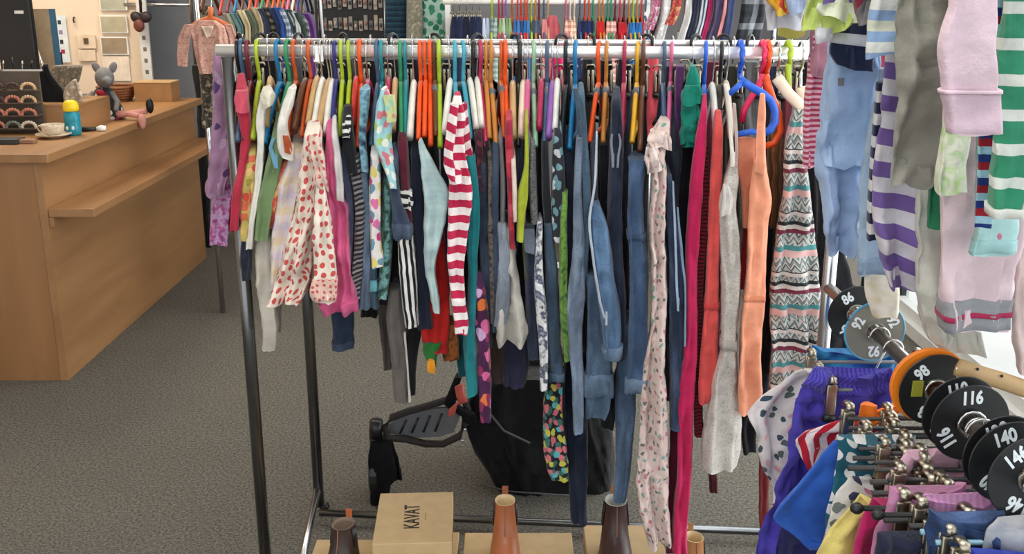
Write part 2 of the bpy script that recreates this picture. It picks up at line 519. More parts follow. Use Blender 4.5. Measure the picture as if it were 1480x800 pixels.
# shop window on the right
struct('wall_right', bx(1.9, 2.0, 4.9, 7.3, 0, 2.8), white_paint)
struct('trim_1', bx(1.88, 2.0, -1.2, 4.9, 2.6, 2.8), white_paint)
struct('trim_2', bx(1.88, 2.0, -1.2, 4.9, 0, 0.06), white_paint)
wn = empty('window_1', (1.93, 2.5, 0.06)); wn['kind'] = 'structure'
def inpar(name, bm, m, par, smooth=False):
    iv = par.matrix_basis.inverted() if par.type != 'MESH' or True else None
    iv = Matrix.Rotation(-par.rotation_euler.z, 4, 'Z') @ Matrix.Translation(-par.location)
    for v in bm.verts: v.co = iv @ v.co
    return obj(name, bm, m, par, smooth)
gm, gnt, gb = base_mat('window_glass', 0.0)
gtr = gnt.nodes.new('ShaderNodeBsdfTransparent'); gtr.inputs[0].default_value = (0.97, 0.98, 0.98, 1)
ggl = gnt.nodes.new('ShaderNodeBsdfGlossy'); ggl.inputs['Roughness'].default_value = 0.02
gmx = gnt.nodes.new('ShaderNodeMixShader'); gmx.inputs[0].default_value = 0.06
gnt.links.new(gtr.outputs[0], gmx.inputs[1]); gnt.links.new(ggl.outputs[0], gmx.inputs[2])
gnt.links.new(gmx.outputs[0], gnt.nodes['Material Output'].inputs['Surface'])
for (a, b_) in ((-1.15, 1.5), (1.56, 3.3), (3.36, 4.86)):
    inpar('pane', bx(1.935, 1.945, a, b_, 0.1, 2.56), gm, wn)
frm = plain('anthracite_frame', (38, 40, 43), 0.4)
for y in (-1.2, 1.5, 3.3, 4.86):
    inpar('window_frame', bx(1.91, 1.97, y, y + 0.06, 0.06, 2.6), frm, wn)
for z in (0.06, 2.55):
    inpar('window_frame', bx(1.915, 1.965, -1.14, 4.86, z, z + 0.05), white_paint, wn)
pv = struct('ground', bx(2.0, 9.0, -3, 10, -0.2, -0.06), plain('pale_paving', (232, 230, 226), 0.9, 0, 0.03, 3))

# ceiling lights (above the frame; they are what the chrome rails mirror)
glow = bpy.data.materials.new('lamp_panel'); glow.use_nodes = True
_b = glow.node_tree.nodes['Principled BSDF']; _b.inputs['Emission Color'].default_value = (1, .97, .92, 1); _b.inputs['Emission Strength'].default_value = 5.0
for i, (x, y, w_) in enumerate(((-1.3, 1.6, 'left of the racks'), (.5, 1.6, 'above the front rack'), (-.6, 3.6, 'behind the racks'), (.9, 3.6, 'behind the right end of the racks'))):
    cl_ = onto('ceiling_light', 'flat white ceiling light panel %s' % w_, 'ceiling light', Vector((x, y, 2.74)))
    obj('housing', bx(-.62, .62, -.17, .17, .012, .0595), white_paint, cl_)
    obj('diffuser', bx(-.59, .59, -.14, .14, 0.0, .0115), glow, cl_)

# ------------------------------------------------------------------ sales counter
ct = empty('sales_counter', (-2.2, 4.6, 0))
tag(ct, 'light beech shop counter with a lower bag shelf on the aisle side', 'counter')
cx0, cx1, cy0, cy1 = -2.95, -1.87, 4.0, 6.02
inpar('front_panel', bx(cx1 - 0.03, cx1, cy0, cy1, 0.0, 0.925), beech, ct)
inpar('end_panel', bx(cx0, cx1 - 0.031, cy0, cy0 + 0.03, 0.0, 0.925), beech_v, ct)
inpar('end_panel', bx(cx0, cx1 - 0.031, cy1 - 0.03, cy1, 0.0, 0.925), beech_v, ct)
inpar('worktop', bx(cx0 - 0.02, cx1 + 0.045, cy0 - 0.03, cy1 + 0.03, 0.926, 0.962, bevel=0.004), beech, ct)
inpar('bag_shelf', bx(cx1 + 0.001, cx1 + 0.185, cy0 + 0.01, cy1 - 0.02, 0.70, 0.735, bevel=0.003), beech, ct)
inpar('shelf_bracket', bx(cx1 + 0.001, cx1 + 0.02, cy0 + 0.01, cy1 - 0.02, 0.66, 0.699), beech, ct)
CT_Z = 0.962
ub = empty('display_riser', (-2.35, 5.0, CT_Z))
tag(ub, 'low beech riser box on the counter behind the blue bottle', 'riser')
a = atz(60, 186, CT_Z); b2 = atz(152, 178, CT_Z)
inpar('front_board', bx(-2.75, -1.96, 4.62, 4.64, CT_Z, CT_Z + 0.11), beech, ub)
inpar('side_board', bx(-1.978, -1.96, 4.641, 5.0, CT_Z, CT_Z + 0.11), beech, ub)
inpar('top_board', bx(-2.75, -1.96, 4.62, 5.0, CT_Z + 0.111, CT_Z + 0.122), beech, ub)
RZ = CT_Z + 0.122

# bottle
p = atz(107, 195, CT_Z)
bt = onto('drinking_bottle', 'turquoise drinking bottle with a round yellow cap on the counter', 'bottle', p)
blue = plain('turquoise_plastic', (30, 140, 160), 0.35); yel = plain('yellow_plastic', (245, 208, 30), 0.4)
obj('body', lt([(0.028, 0), (0.034, 0.006), (0.035, 0.04), (0.032, 0.052), (0.035, 0.065), (0.035, 0.09), (0.028, 0.1), (0.026, 0.105)]), blue, bt, True)
btb = bt.children[0]
obj('cap', lt([(0.028, 0.105), (0.033, 0.11), (0.034, 0.125), (0.028, 0.145), (0.016, 0.153), (0.002, 0.155)]), yel, bt, True)
for s in (-1, 1):
    bm = bmesh.new(); blob(bm, (0.013 * s, -0.0335, 0.035), 0.006, 0.003, 0.009); obj('printed_eye', bm, paper, btb, True)
# cup and saucer
p = atz(78, 199, CT_Z)
china = plain('speckled_china', (212, 196, 172), 0.3, 0, 0.1, 90)
sc_ = onto('saucer', 'cream saucer under the teacup near the counter edge', 'saucer', p)
obj('plate', lt([(0.03, 0), (0.035, 0.004), (0.062, 0.012), (0.075, 0.017), (0.074, 0.0195), (0.06, 0.015), (0.035, 0.008), (0.001, 0.008)], 32), china, sc_, True)
cp = onto('teacup', 'cream speckled teacup on its saucer', 'cup', p + Vector((0, 0, 0.0092)))
obj('bowl', lt([(0.022, 0), (0.026, 0.003), (0.042, 0.012), (0.048, 0.04), (0.049, 0.05), (0.046, 0.05), (0.044, 0.04), (0.038, 0.014), (0.001, 0.009)], 32), china, cp, True)
obj('handle', tb([(-0.046, 0, 0.042), (-0.06, 0, 0.043), (-0.067, 0, 0.032), (-0.06, 0, 0.02), (-0.042, 0, 0.016)], 0.0035, n=8), china, cp, True)
# pen tray
p = atz(133, 190, CT_Z)
pt = onto('hair_brush', 'black brush with white tip lying beside the blue bottle', 'brush', p, None, 0.25)
obj('handle', tb([(-0.06, 0, 0.011), (-0.02, 0, 0.012), (0.02, 0, 0.011)], [0.01, 0.011, 0.008], n=10), black_plastic, pt, True)
obj('head', tb([(0.021, 0, 0.011), (0.04, 0, 0.014), (0.06, 0, 0.013)], [0.009, 0.014, 0.011], n=10), paper, pt, True)
# bowl and wooden box
p = atz(196, 138, CT_Z); p.y = min(p.y, 5.9)
bw = onto('wicker_bowl', 'round brown wicker bowl at the far end of the counter', 'bowl', p)
wick = plain('brown_wicker', (134, 82, 48), 0.6, 0, 0.2, 120, 0.5)
for i in range(6):
    z = 0.008 + i * 0.0145; r = 0.07 + 0.036 * (i / 5) ** 0.7
    obj('woven_ring', tb([(r * math.cos(q * math.pi / 14), r * math.sin(q * math.pi / 14), z + 0.0012 * math.sin(q * 7)) for q in range(28)], 0.0085, n=8, closed=True), wick, bw, True)
obj('base', lt([(0.072, 0.0), (0.074, 0.006), (0.001, 0.007)]), wick, bw, True)
p = atz(248, 139, CT_Z)
wb = onto('wooden_box', 'plain pale wooden box beside the wicker bowl', 'box', Vector((p.x, 5.9, CT_Z)))
obj('front_board', bx(-0.105, 0.105, -0.075, -0.067, 0, 0.105), beech, wb)
obj('back_board', bx(-0.105, 0.105, 0.067, 0.075, 0, 0.105), beech, wb)
obj('side_board', bx(-0.105, -0.097, -0.0665, 0.0665, 0, 0.105), beech, wb)
obj('side_board', bx(0.097, 0.105, -0.0665, 0.0665, 0, 0.105), beech, wb)
obj('lid', bx(-0.107, 0.107, -0.077, 0.077, 0.1055, 0.113, bevel=0.002), light_wood, wb)

# bracelet stand with tiers
bs = onto('bracelet_stand', 'tiered display stand of beaded bracelets on the near counter corner', 'stand', atz(20, 193, CT_Z))
standm = plain('grey_display_card', (96, 84, 72), 0.8)
obj('back_board', bx(-0.22, 0.12, 0.05, 0.062, 0, 0.27), standm, bs)
rnd = random.Random(4)
bead_cols = [(190, 120, 100), (206, 170, 130), (70, 52, 48), (214, 200, 180), (150, 90, 70), (110, 120, 110)]
beadm = [plain('bead_%d' % i, c, 0.35, 0, 0.1, 60) for i, c in enumerate(bead_cols)]
for t in range(4):
    z = 0.03 + t * 0.055
    obj('tier', bx(-0.22, 0.12, -0.03 + t * 0.012, 0.049, z - 0.008, z - 0.002), standm, bs)
    for k in range(5):
        bm = bmesh.new()
        cx = -0.19 + k * 0.07
        for q in range(9):
            an = math.pi * q / 8
            blob(bm, (cx + 0.03 * math.cos(an), -0.036 + t * 0.012, z + 0.004 + 0.022 * math.sin(an)), 0.0075, 0.0075, 0.0075, seg=8)
        obj('bracelet', bm, rnd.choice(beadm), bs, True)
obj('price_card', bx(-0.2, -0.06, -0.001, 0.003, 0.235, 0.29), plain('grey_card', (150, 136, 116), 0.8), bs)
tr = onto('jewellery_tree', 'silver metal jewellery tree on top of the bracelet stand', 'jewellery holder', atz(20, 193, CT_Z) + Vector((0, .03, .2702)))
obj('bar', bx(-0.17, 0.14, 0.02, 0.032, 0, 0.008), chrome, tr)
for k in range(8):
    x = -0.16 + k * 0.042
    obj('hook', tb([(x, 0.026, 0.008), (x, 0.026, 0.03), (x + 0.012, 0.01, 0.05 + 0.01 * math.sin(k * 2)), (x + 0.02, -0.01, 0.035)], 0.0035, n=6), chrome if k % 2 else black_plastic, tr, True)
# notebook + small things near the left frame edge
p = atz(14, 207, CT_Z)
o = obj('notebook', bx(-0.05, 0.05, -0.04, 0.04, 0, 0.022, bevel=0.003), plain('dark_cover', (44, 50, 52), 0.5), None, False, p); tag(o, 'dark closed notebook lying left of the teacup', 'notebook')
p = atz(40, 207, CT_Z)
o = obj('soap_block', bx(-0.035, 0.035, -0.02, 0.02, 0, 0.018, bevel=0.004), plain('clay_block', (150, 112, 84), 0.7), None, False, p); tag(o, 'small brown block right of the dark notebook', 'block')
# black cloth bag, patch purse, fur ball, black box on riser
def softbag(name, label, cat, px0, px1, py0, py1, Y, c, mat_, D=0.08, rows=None):
    rows = rows or [(py0, px0 + 5, px1 - 8), ((py0 + py1) / 2, px0, px1 - 1), (py1, px0 + 2, px1)]
    bm = cloth(rows, Y, D, amp=0.08, fold=0.004, step=5, hollow=False)
    return tag(cloth_obj(name, bm, mat_), label, cat)
softbag('cloth_bag', 'slumped black cloth bag on the riser behind the bottle', 'bag', 52, 97, 100, 152, 4.72, None, fab((22, 24, 28)), rows=[(93, 62, 70), (108, 56, 76), (130, 53, 93), (152, 55, 97)])
softbag('patchwork_purse', 'grey patterned purse leaning on the black cloth bag', 'purse', 70, 120, 95, 128, 4.9, None, fab((150, 138, 118), 'mottle', ((110, 100, 84), (170, 160, 140)), 0.02), rows=[(95, 74, 122), (104, 70, 120), (118, 76, 116), (132, 88, 106)])
softbag('fur_pouch', 'cream fluffy pouch on the riser left of the toy mouse', 'pouch', 100, 138, 115, 146, 4.7, None, fab((206, 194, 174), 'mottle', ((160, 140, 116), (236, 228, 214)), 0.03), rows=[(116, 104, 110), (126, 94, 116), (138, 91, 122), (153, 92, 118)])
o = obj('black_case', bx(-0.11, 0.09, -0.06, 0.06, 0, 0.1, bevel=0.006), black_plastic, None, False, Vector((-2.2, 5.25, CT_Z))); tag(o, 'black case standing behind the toy mouse', 'case')

# soft toy mouse in a dress, legs over the counter edge
tm = onto('toy_mouse', 'grey soft toy mouse in a dark dress sitting on the counter edge', 'soft toy', atz(176, 172, CT_Z))
felt = plain('grey_felt', (132, 130, 130), 0.95, 0, 0.08, 40); dress = fab((52, 52, 58), 'dots', ((170, 40, 60), (220, 216, 210)), 0.03)
bm = bmesh.new(); lathe(bm, [(0.06, 0.001), (0.068, 0.01), (0.06, 0.04), (0.045, 0.075), (0.032, 0.105), (0.02, 0.115)], 18, (-0.055, 0, 0))
uvx = bm.loops.layers.uv.new('UVMap')
for f in bm.faces:
    for l in f.loops: l[uvx].uv = (math.atan2(l.vert.co.x + 0.055, -l.vert.co.y) * 0.06, l.vert.co.z)
obj('dress', bm, dress, tm, True)
bm = bmesh.new(); blob(bm, (-0.045, -0.005, 0.15), 0.034, 0.036, 0.038); blob(bm, (-0.025, -0.035, 0.142), 0.018, 0.024, 0.016, (0.5, 'Z')); hd = obj('head', bm, felt, tm, True)
for s in (-1, 1):
    bm = bmesh.new(); blob(bm, (-0.045 + 0.03 * s, 0.006, 0.185), 0.014, 0.007, 0.022, (0.5 * s, 'Y')); obj('ear', bm, felt, hd, True)
for s in (-1, 1):
    bm = bmesh.new(); tube(bm, [(-0.055 + 0.03 * s, -0.01, 0.095), (-0.06 + 0.062 * s, -0.03, 0.065), (-0.045 + 0.05 * s, -0.06, 0.04)], [0.013, 0.011, 0.009], n=8); obj('arm', bm, felt, tm, True)
bm = bmesh.new(); blob(bm, (-0.06, -0.062, 0.04), 0.022, 0.012, 0.032); obj('apron', bm, paper, tm, True)
pk = plain('pink_felt', (214, 150, 138), 0.9)
for s, e in ((0, (0.1, -0.01, 0.03)), (1, (0.085, -0.06, 0.02))):
    bm = bmesh.new(); tube(bm, [(-0.02, -0.03 + 0.02 * s, 0.02), (0.03, -0.02, 0.022), (e[0], e[1], e[2])], [0.014, 0.011, 0.01], n=8); obj('leg', bm, pk, tm, True)
    bm = bmesh.new(); blob(bm, (e[0] + 0.012, e[1] - 0.003, e[2] + (0.02 if s == 0 else -0.02)), 0.014, 0.014, 0.028); obj('boot', bm, black_plastic if s == 0 else pk, tm, True)
bm = bmesh.new(); blob(bm, (-0.05, -0.045, 0.1), 0.016, 0.01, 0.012); obj('bow', bm, plain('red_felt', (150, 30, 44), 0.9), tm, True)

tm.scale = (1.35, 1.35, 1.35)
# till screen
ts = onto('till_screen', 'tall black till screen on a stand at the left of the counter', 'screen', Vector((-2.5, 5.3, CT_Z)))
obj('panel', bx(-0.11, 0.08, -0.02, 0.02, 0.12, 0.95, bevel=0.008), black_plastic, ts)
obj('neck', bx(-0.11, -0.03, 0.021, 0.05, 0.02, 0.5), black_plastic, ts)
obj('foot', bx(-0.13, 0.07, -0.06, 0.12, 0, 0.02, bevel=0.006), black_plastic, ts)
obj('badge', bx(0.0, 0.045, -0.023, -0.0201, 0.50, 0.515), paper, ts)
obj('ledge', bx(-0.08, 0.078, -0.06, -0.0201, 0.615, 0.63), light_wood, ts)
bn = onto('ring_binder', 'beige folder with a blue spine standing beside the till screen', 'folder', Vector((-2.49, 5.42, CT_Z)))
prism(bm := bmesh.new(), [(0.0, 0, 0.52), (0.1, 0, 0.52), (0.1, 0, 0.1), (0.08, 0, 0.1), (0.02, 0, 0.32)], (0, 0.02, 0)); obj('cover', bm, plain('beige_board', (176, 154, 122), 0.7), bn)
obj('spine', bx(0.101, 0.122, 0, 0.03, 0.02, 0.52), plain('blue_board', (60, 110, 140), 0.6), bn)
obj('support', bx(0.06, 0.121, 0.0305, 0.05, 0, 0.3), black_plastic, bn)
# poster with four coloured prints
po = onto('poster_strip', 'narrow white poster with four small coloured prints on the wall', 'poster', at(91, 90, 6.6))
obj('sheet', bx(-0.035, 0.05, -0.006, 0.0, 0.0, 0.29), plain('poster_white', (226, 236, 240), 0.6), po)
for i, c in enumerate(((60, 60, 70), (150, 140, 170), (50, 50, 60), (170, 40, 70))):
    obj('print', bx(0.0, 0.02 + 0.004 * (i % 2), -0.008, -0.0061, 0.235 - i * 0.06, 0.26 - i * 0.06), plain('print_%d' % i, c, 0.6), po)
# switch, pictures, paper, hook on the cream wall
WY = 6.61
def wallbox(name, label, cat, x0, x1, y0, y1, m, d=0.012, inner=None, group=None):
    a, b = at(x0, y1, WY), at(x1, y0, WY)
    e = onto(name, label, cat, Vector(((a.x + b.x) / 2, WY, a.z)), group)
    w, h = (b.x - a.x) / 2, b.z - a.z
    fr = obj('frame', bx(-w, w, -d, 0.0, 0, h, bevel=0.002), m, e)
    if inner: obj('picture', bx(-w * 0.9, w * 0.9, -d - 0.002, -d - 0.0001, h * 0.07, h * 0.93), inner, fr)
    return fr
offw = plain('cream_plastic', (232, 212, 186), 0.4)
sw = wallbox('light_switch', 'cream double light switch plate on the wall', 'switch', 114, 138, 50, 70, offw, 0.014)
obj('rocker', bx(-0.014, 0.014, -0.022, -0.0141, 0.03, 0.065), plain('brown_rocker', (96, 80, 62), 0.4), sw)
wallbox('wall_socket', 'cream blank socket plate under the light switch', 'socket', 115, 138, 72, 88, offw, 0.014)
pg = [((180, 182, 160), (120, 130, 90)), ((186, 180, 152), (130, 134, 84)), ((160, 142, 118), (150, 130, 60))]
for i, (y0, y1, nm) in enumerate(((-8, 15, 'topmost grey green landscape print of the picture column'), (22, 48, 'middle grey green print of the picture column'), (53, 79, 'lowest print of the picture column with an olive round shape'))):
    wallbox('framed_picture', nm, 'picture', 146 + i, 183 + i, y0, y1, paper, 0.014, plain('picture_%d' % i, pg[i][0], 0.6, 0, 0.12, 9))
wallbox('paper_notice', 'white sheet pinned under the picture column', 'notice', 151, 186, 81, 117, plain('cream_sheet', (240, 226, 208), 0.7), 0.004)
hk = onto('wall_hook', 'small dark hook on the cream wall above the switch', 'hook', at(108, 30, WY))
obj('stem', tb([(0, 0.001, 0.02), (0, -0.012, 0.02), (0, -0.02, 0.005), (0.006, -0.026, -0.01)], 0.005, n=8), black_plastic, hk, True)
# slotted upright
up = onto('slotted_upright', 'white slotted shelf upright at the end of the cream wall', 'upright', at(214, 116, 6.55))
w = 0.03
obj('rail', bx(-w, w, 0.0, 0.02, 0, 1.2), white_paint, up)
for k in range(14):
    obj('slot', bx(-0.01, 0.01, -0.002, -0.0001, 0.04 + k * 0.07, 0.065 + k * 0.07), plain('slot_shadow', (120, 110, 96), 0.8), up)
bg_ = onto('hanging_pouch', 'brown hanging pouch with dark straps on the slotted upright', 'pouch', at(203, 40, 6.5))
bm = bmesh.new(); blob(bm, (0, -0.03, 0.02), 0.045, 0.03, 0.055); obj('body', bm, plain('brown_leather', (112, 60, 50), 0.5), bg_, True)
for s in (-1, 1):
    bm = bmesh.new(); blob(bm, (0.02 + 0.04 * s, -0.02, 0.085), 0.045, 0.03, 0.05, (0.9 * s, 'Y')); obj('flap', bm, plain('dark_leather', (46, 34, 36), 0.5), bg_, True)
obj('strap', tb([(0.02, -0.01, 0.12), (0.03, -0.01, 0.4)], 0.012, n=8), plain('dark_leather', (46, 34, 36)), bg_, True)
bg_.scale = (.75, .75, .75)
# chrome wall arm and post near grey wall
ar = onto('wall_rail', 'short chrome hanging rail in front of the grey wall', 'rail', at(285, 112, 6.6))
obj('post', tb([(0, 0, -0.0), (0, 0, 1.4)], 0.013), chrome, ar, True)
obj('crossbar', tb([(-0.42, 0.0, 0.45), (0, 0.0, 0.45)], 0.012), chrome, ar, True)
obj('post', tb([(-0.42, 0, 0.45), (-0.42, 0.58, 0.45)], 0.012), chrome, ar, True)

# ------------------------------------------------------------------ the two long rails
XA0, XA1 = -0.69, 0.86
def garment_rack(label, x0, x1, fn, r, leg_l, leg_r, foot, base, m_rail, m_base):
    e = onto('clothes_rack', label, 'clothes rack', Vector((x0, fn(x0), 0)))
    P = lambda x, z, dy=0: Vector((x, fn(x) + dy, z)) - e.location
    obj('top_rail', tb([P(x0, RAIL_Z), P(x1, RAIL_Z)], r, n=16), m_rail, e, True)
    for s, x in ((0, leg_l), (1, leg_r)):
        obj('leg', tb([P(x, 0.06), P(x, RAIL_Z - r - 0.001)], 0.016, n=14), dark_steel, e, True)
        obj('foot', tb([P(x, 0.022, -foot), P(x, 0.04, -foot * .8), P(x, 0.12, -.02), P(x, 0.04, .05), P(x, .022, .08)], 0.011, n=12), chrome, e, True)
        for d in (-foot, .08):
            bm = bmesh.new(); blob(bm, P(x, 0.014, d), 0.016, 0.018, 0.0139); obj('foot_cap', bm, black_plastic, e, True)
    if base: obj('base_bar', tb([P(leg_l, 0.035), P(leg_r, 0.035)], 0.011, n=12), m_base, e, True)
    return e
rail_m = plain('polished_rail', (244, 244, 242), .28, .55, .01)
rackA = garment_rack('front chrome clothes rack with its dark left leg beside the counter aisle', XA0, XA1, railA, 0.014, -0.665, 0.84, 0.3, False, rail_m, chrome)
rackB = garment_rack('rear chrome clothes rack standing just behind the front one', -0.69, 0.95, railB, 0.0085, -0.594, 0.90, 0.32, True, rail_m, dark_steel)

# ------------------------------------------------------------------ hangers
HM = {}
def hmat(c):
    return plain('plastic_%d_%d_%d' % c, c, 0.35, 0, 0.04, 30)
HC = dict(black=(22, 22, 24), slate=(66, 92, 120), maroon=(112, 30, 46), brown=(96, 56, 34), lime=(166, 190, 44), blue=(20, 116, 168), green=(48, 140, 92),
          rust=(196, 84, 34), navy=(44, 46, 120), red=(200, 52, 44), orange=(232, 84, 24), raspberry=(170, 40, 78), teal=(30, 130, 138), turquoise=(64, 158, 180), white=(228, 226, 216),
          tan=(190, 124, 54), pink=(206, 96, 140), mint=(140, 180, 150), purple=(140, 92, 170), yellow=(226, 170, 40), hotpink=(226, 44, 96), wood=(196, 158, 110), cobalt=(30, 92, 200), cream=(224, 206, 184))
def hook_path(r):
    pts = [(0, 0, -0.082), (0, 0, -0.055), (0, -0.006, -0.04), (0, -r * 0.8, -0.022)]
    for k in range(9):
        an = math.radians(190 - k * 26)
        pts.append((0, r * math.cos(an), r * math.sin(an)))
    return pts
def arm_path(L, d):
    pts = []
    for k in range(-8, 9):
        t = k / 8
        pts.append((0, L * t, -0.075 - d * abs(t) ** 1.35))
    return pts
def hanger_parts(kind, c, r):
    key = (kind, c, r)
    if key in HM: return HM[key]
    m = hmat(HC[c]) if c in HC else c
    out = []
    def put(nm, bm, mm):
        me = bpy.data.meshes.new(nm); bmesh.ops.recalc_face_normals(bm, faces=bm.faces); bm.to_mesh(me); bm.free()
        me.materials.append(mm); me.polygons.foreach_set('use_smooth', [True] * len(me.polygons)); out.append((nm, me))
    if kind in ('plastic', 'gripped'):
        put('hook', tb(hook_path(r), 0.0046, n=8, r2=0.0042, side=(1, 0, 0)), m)
        put('shoulder_arm', tb(arm_path(0.155, 0.115), 0.006, n=8, r2=0.0085, side=(1, 0, 0)), m)
        put('crossbar', tb([(0, -0.14, -0.172), (0, -0.1, -0.19), (0, 0.1, -0.19), (0, 0.14, -0.172)], 0.0045, n=8, side=(1, 0, 0)), m)
        if kind == 'gripped':
            bm = bmesh.new()
            for s_ in (-1, 1): blob(bm, (0, .03 * s_, -.094), .0095, .022, .016, (-.35 * s_, 'X'), 10)
            put('grip', bm, hmat((92, 98, 106)))
    elif kind == 'wood':
        put('hook', tb(hook_path(r), 0.002, n=6, side=(1, 0, 0)), chrome)
        put('shoulder_arm', tb(arm_path(0.15, 0.095), 0.0075, n=10, r2=0.014, side=(1, 0, 0)), m)
    else:  # clip hanger
        put('hook', tb([(0, 0, -0.07)] + hook_path(r)[1:], 0.002, n=6, side=(1, 0, 0)), chrome)
        e_ = .145 if kind == 'capclip' else .113
        put('bar', tb([(0, -e_, -0.074), (0, e_, -0.074)], 0.0035, n=8), m)
        for s in ((-1, 1) if kind != 'clipin' else (-.5, .5)):
            bm = bmesh.new()
            box(bm, -0.009, -0.002, 0.1 * s - 0.009, 0.1 * s + 0.009, -0.118, -0.062, bevel=0.002)
            box(bm, 0.002, 0.009, 0.1 * s - 0.009, 0.1 * s + 0.009, -0.118, -0.062, bevel=0.002)
            tube(bm, [(-0.012, 0.1 * s, -0.062 + 0.004), (-0.008, 0.1 * s, -0.05), (0.008, 0.1 * s, -0.05), (0.012, 0.1 * s, -0.058)], 0.003, n=6, r2=0.007)
            put('clip', bm, brass)
            put('jaw_tip', bx(-.0095, .0095, .1 * s - .0095, .1 * s + .0095, -.131, -.1185), black_plastic)
            if kind != 'capclip': continue
            bm = bmesh.new(); blob(bm, (0, 0.15 * s, -0.074), 0.007, 0.008, 0.007, seg=10); put('end_cap', bm, black_plastic)
    HM[key] = out
    return out
def hanger(kind, c, X, Y, Z, yaw, label, group=None, r=0.0235, scale=1.0):
    nm = {'plastic': 'clothes_hanger', 'gripped': 'clothes_hanger', 'clipin': 'clip_hanger', 'wood': 'wooden_hanger', 'clip': 'clip_hanger', 'capclip': 'clip_hanger'}[kind]
    e = empty(nm, (X, Y, Z), yaw); e.scale = (scale,) * 3
    for pn, me in hanger_parts(kind, c, r):
        o = bpy.data.objects.new(pn, me); COL.objects.link(o); o.parent = e
    return tag(e, label, 'hanger', group)

# ------------------------------------------------------------------ clothes on the front rail
G = garment
W_, DK = (232, 228, 218), (20, 22, 30)
navy = (34, 40, 62)
# left end
G('tulle_dress', 'lilac tulle dress with floral hem hanging at the left end of the racks', 'dress',
  [(78, 308, 320), (110, 306, 334), (180, 301, 336), (240, 299, 332), (285, 295, 322)], fab((168, 128, 158), 'floral', ((88, 60, 110), (190, 160, 186)), 0.05, dot=.22), Y=2.50, D=0.07, fold=.012,
  parts=[('floral_skirt', [(190, 316, 338), (260, 306, 338), (330, 303, 332), (355, 301, 331)], fab((178, 138, 180), 'mottle', ((206, 170, 206), (190, 90, 150), (120, 84, 140)), 0.018), dict(dy=.04, D=.07))])
G('maroon_skirt', 'dark maroon skirt behind the lilac tulle dress', 'skirt', [(225, 336, 350), (290, 328, 346), (335, 326, 344)], fab((96, 34, 62)), Y=2.56, D=.1)
G('crimson_tee', 'crimson kids top with pink collar at the left end of the front rail', 'top',
  [(136, 339, 357), (160, 341, 362), (200, 346, 362), (235, 342, 357), (290, 333, 351), (335, 330, 346)], fab((186, 46, 70)), shoulder=.06, D=.22,
  parts=[('collar', [(132, 338, 358), (148, 338, 360), (162, 342, 360)], fab((206, 84, 104)), dict(dy=-.02, D=.16))])
G('coral_blouse', 'coral and yellow flowered blouse at the left of the front rail', 'blouse',
  [(222, 358, 371), (262, 348, 373), (300, 344, 371), (348, 345, 363)], fab((196, 176, 100), 'floral', ((204, 80, 66), (214, 110, 80), (160, 150, 70), (222, 190, 120)), 0.022, dot=.42), shoulder=.05)
G('white_ruffle_tee', 'white top with a fluffy ruffle collar near the left end', 'top',
  [(140, 376, 392), (168, 369, 384), (215, 370, 382), (270, 365, 378), (330, 358, 370), (362, 353, 366)], fab(W_), D=.2, off=.175,
  parts=[('ruffle_collar', [(131, 376, 394), (142, 373, 397), (156, 376, 394)], fab((232, 226, 206), bump=.8), dict(D=.14, fold=.012, fw=.02))])
G('denim_shorts', 'small dark denim shorts hanging lowest beside the dark rack leg', 'shorts',
  [(340, 350, 364), (362, 344, 364), (385, 343, 364), (406, 348, 364)], den(40, 48, 66), D=.2, off=.14)
G('ivory_trousers', 'long ivory trousers hanging between the two dark rack legs', 'trousers',
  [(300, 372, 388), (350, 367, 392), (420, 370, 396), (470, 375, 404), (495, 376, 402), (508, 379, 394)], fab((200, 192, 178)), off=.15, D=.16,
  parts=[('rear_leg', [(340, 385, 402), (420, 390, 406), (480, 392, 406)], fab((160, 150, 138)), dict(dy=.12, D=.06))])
G('sage_tee', 'sage green top with a blue inner collar at the left of the rail', 'top',
  [(196, 392, 415), (235, 384, 410), (270, 376, 403), (300, 371, 396), (347, 367, 390)], fab((116, 140, 96)), off=.185, shoulder=.06,
  parts=[('inner_collar', [(200, 392, 398), (214, 388, 394), (228, 392, 400), (242, 399, 405)], fab((110, 160, 186)), dict(D=.02, dy=-.008))])
G('orange_print_blouse', 'orange and red printed blouse between the sage top and pastel shirt', 'blouse',
  [(236, 402, 420), (270, 390, 415), (300, 384, 404), (332, 384, 396)], fab((206, 120, 84), 'mottle', ((190, 60, 60), (226, 180, 110)), 0.03), off=.17, shoulder=.05)
G('white_cardigan', 'white cardigan with a turned cuff opening near the left end', 'cardigan',
  [(128, 415, 428), (150, 407, 424), (180, 401, 416), (208, 400, 421), (222, 404, 426), (231, 410, 426)], fab(W_), off=.20, D=.12,
  parts=[('cuff_lining', [(196, 408, 417), (210, 409, 422), (222, 413, 422)], fab((170, 80, 44)), dict(D=.02, dy=-.006))])
G('pastel_shirt', 'pastel yellow and lilac checked shirt left of the red dotted blouse', 'shirt',
  [(222, 416, 442), (270, 400, 438), (320, 392, 428), (380, 387, 414), (418, 391, 406)], fab((222, 210, 200), 'plaid', ((206, 196, 214), (222, 200, 140), (200, 186, 196)), 0.07), off=.18, shoulder=.05)
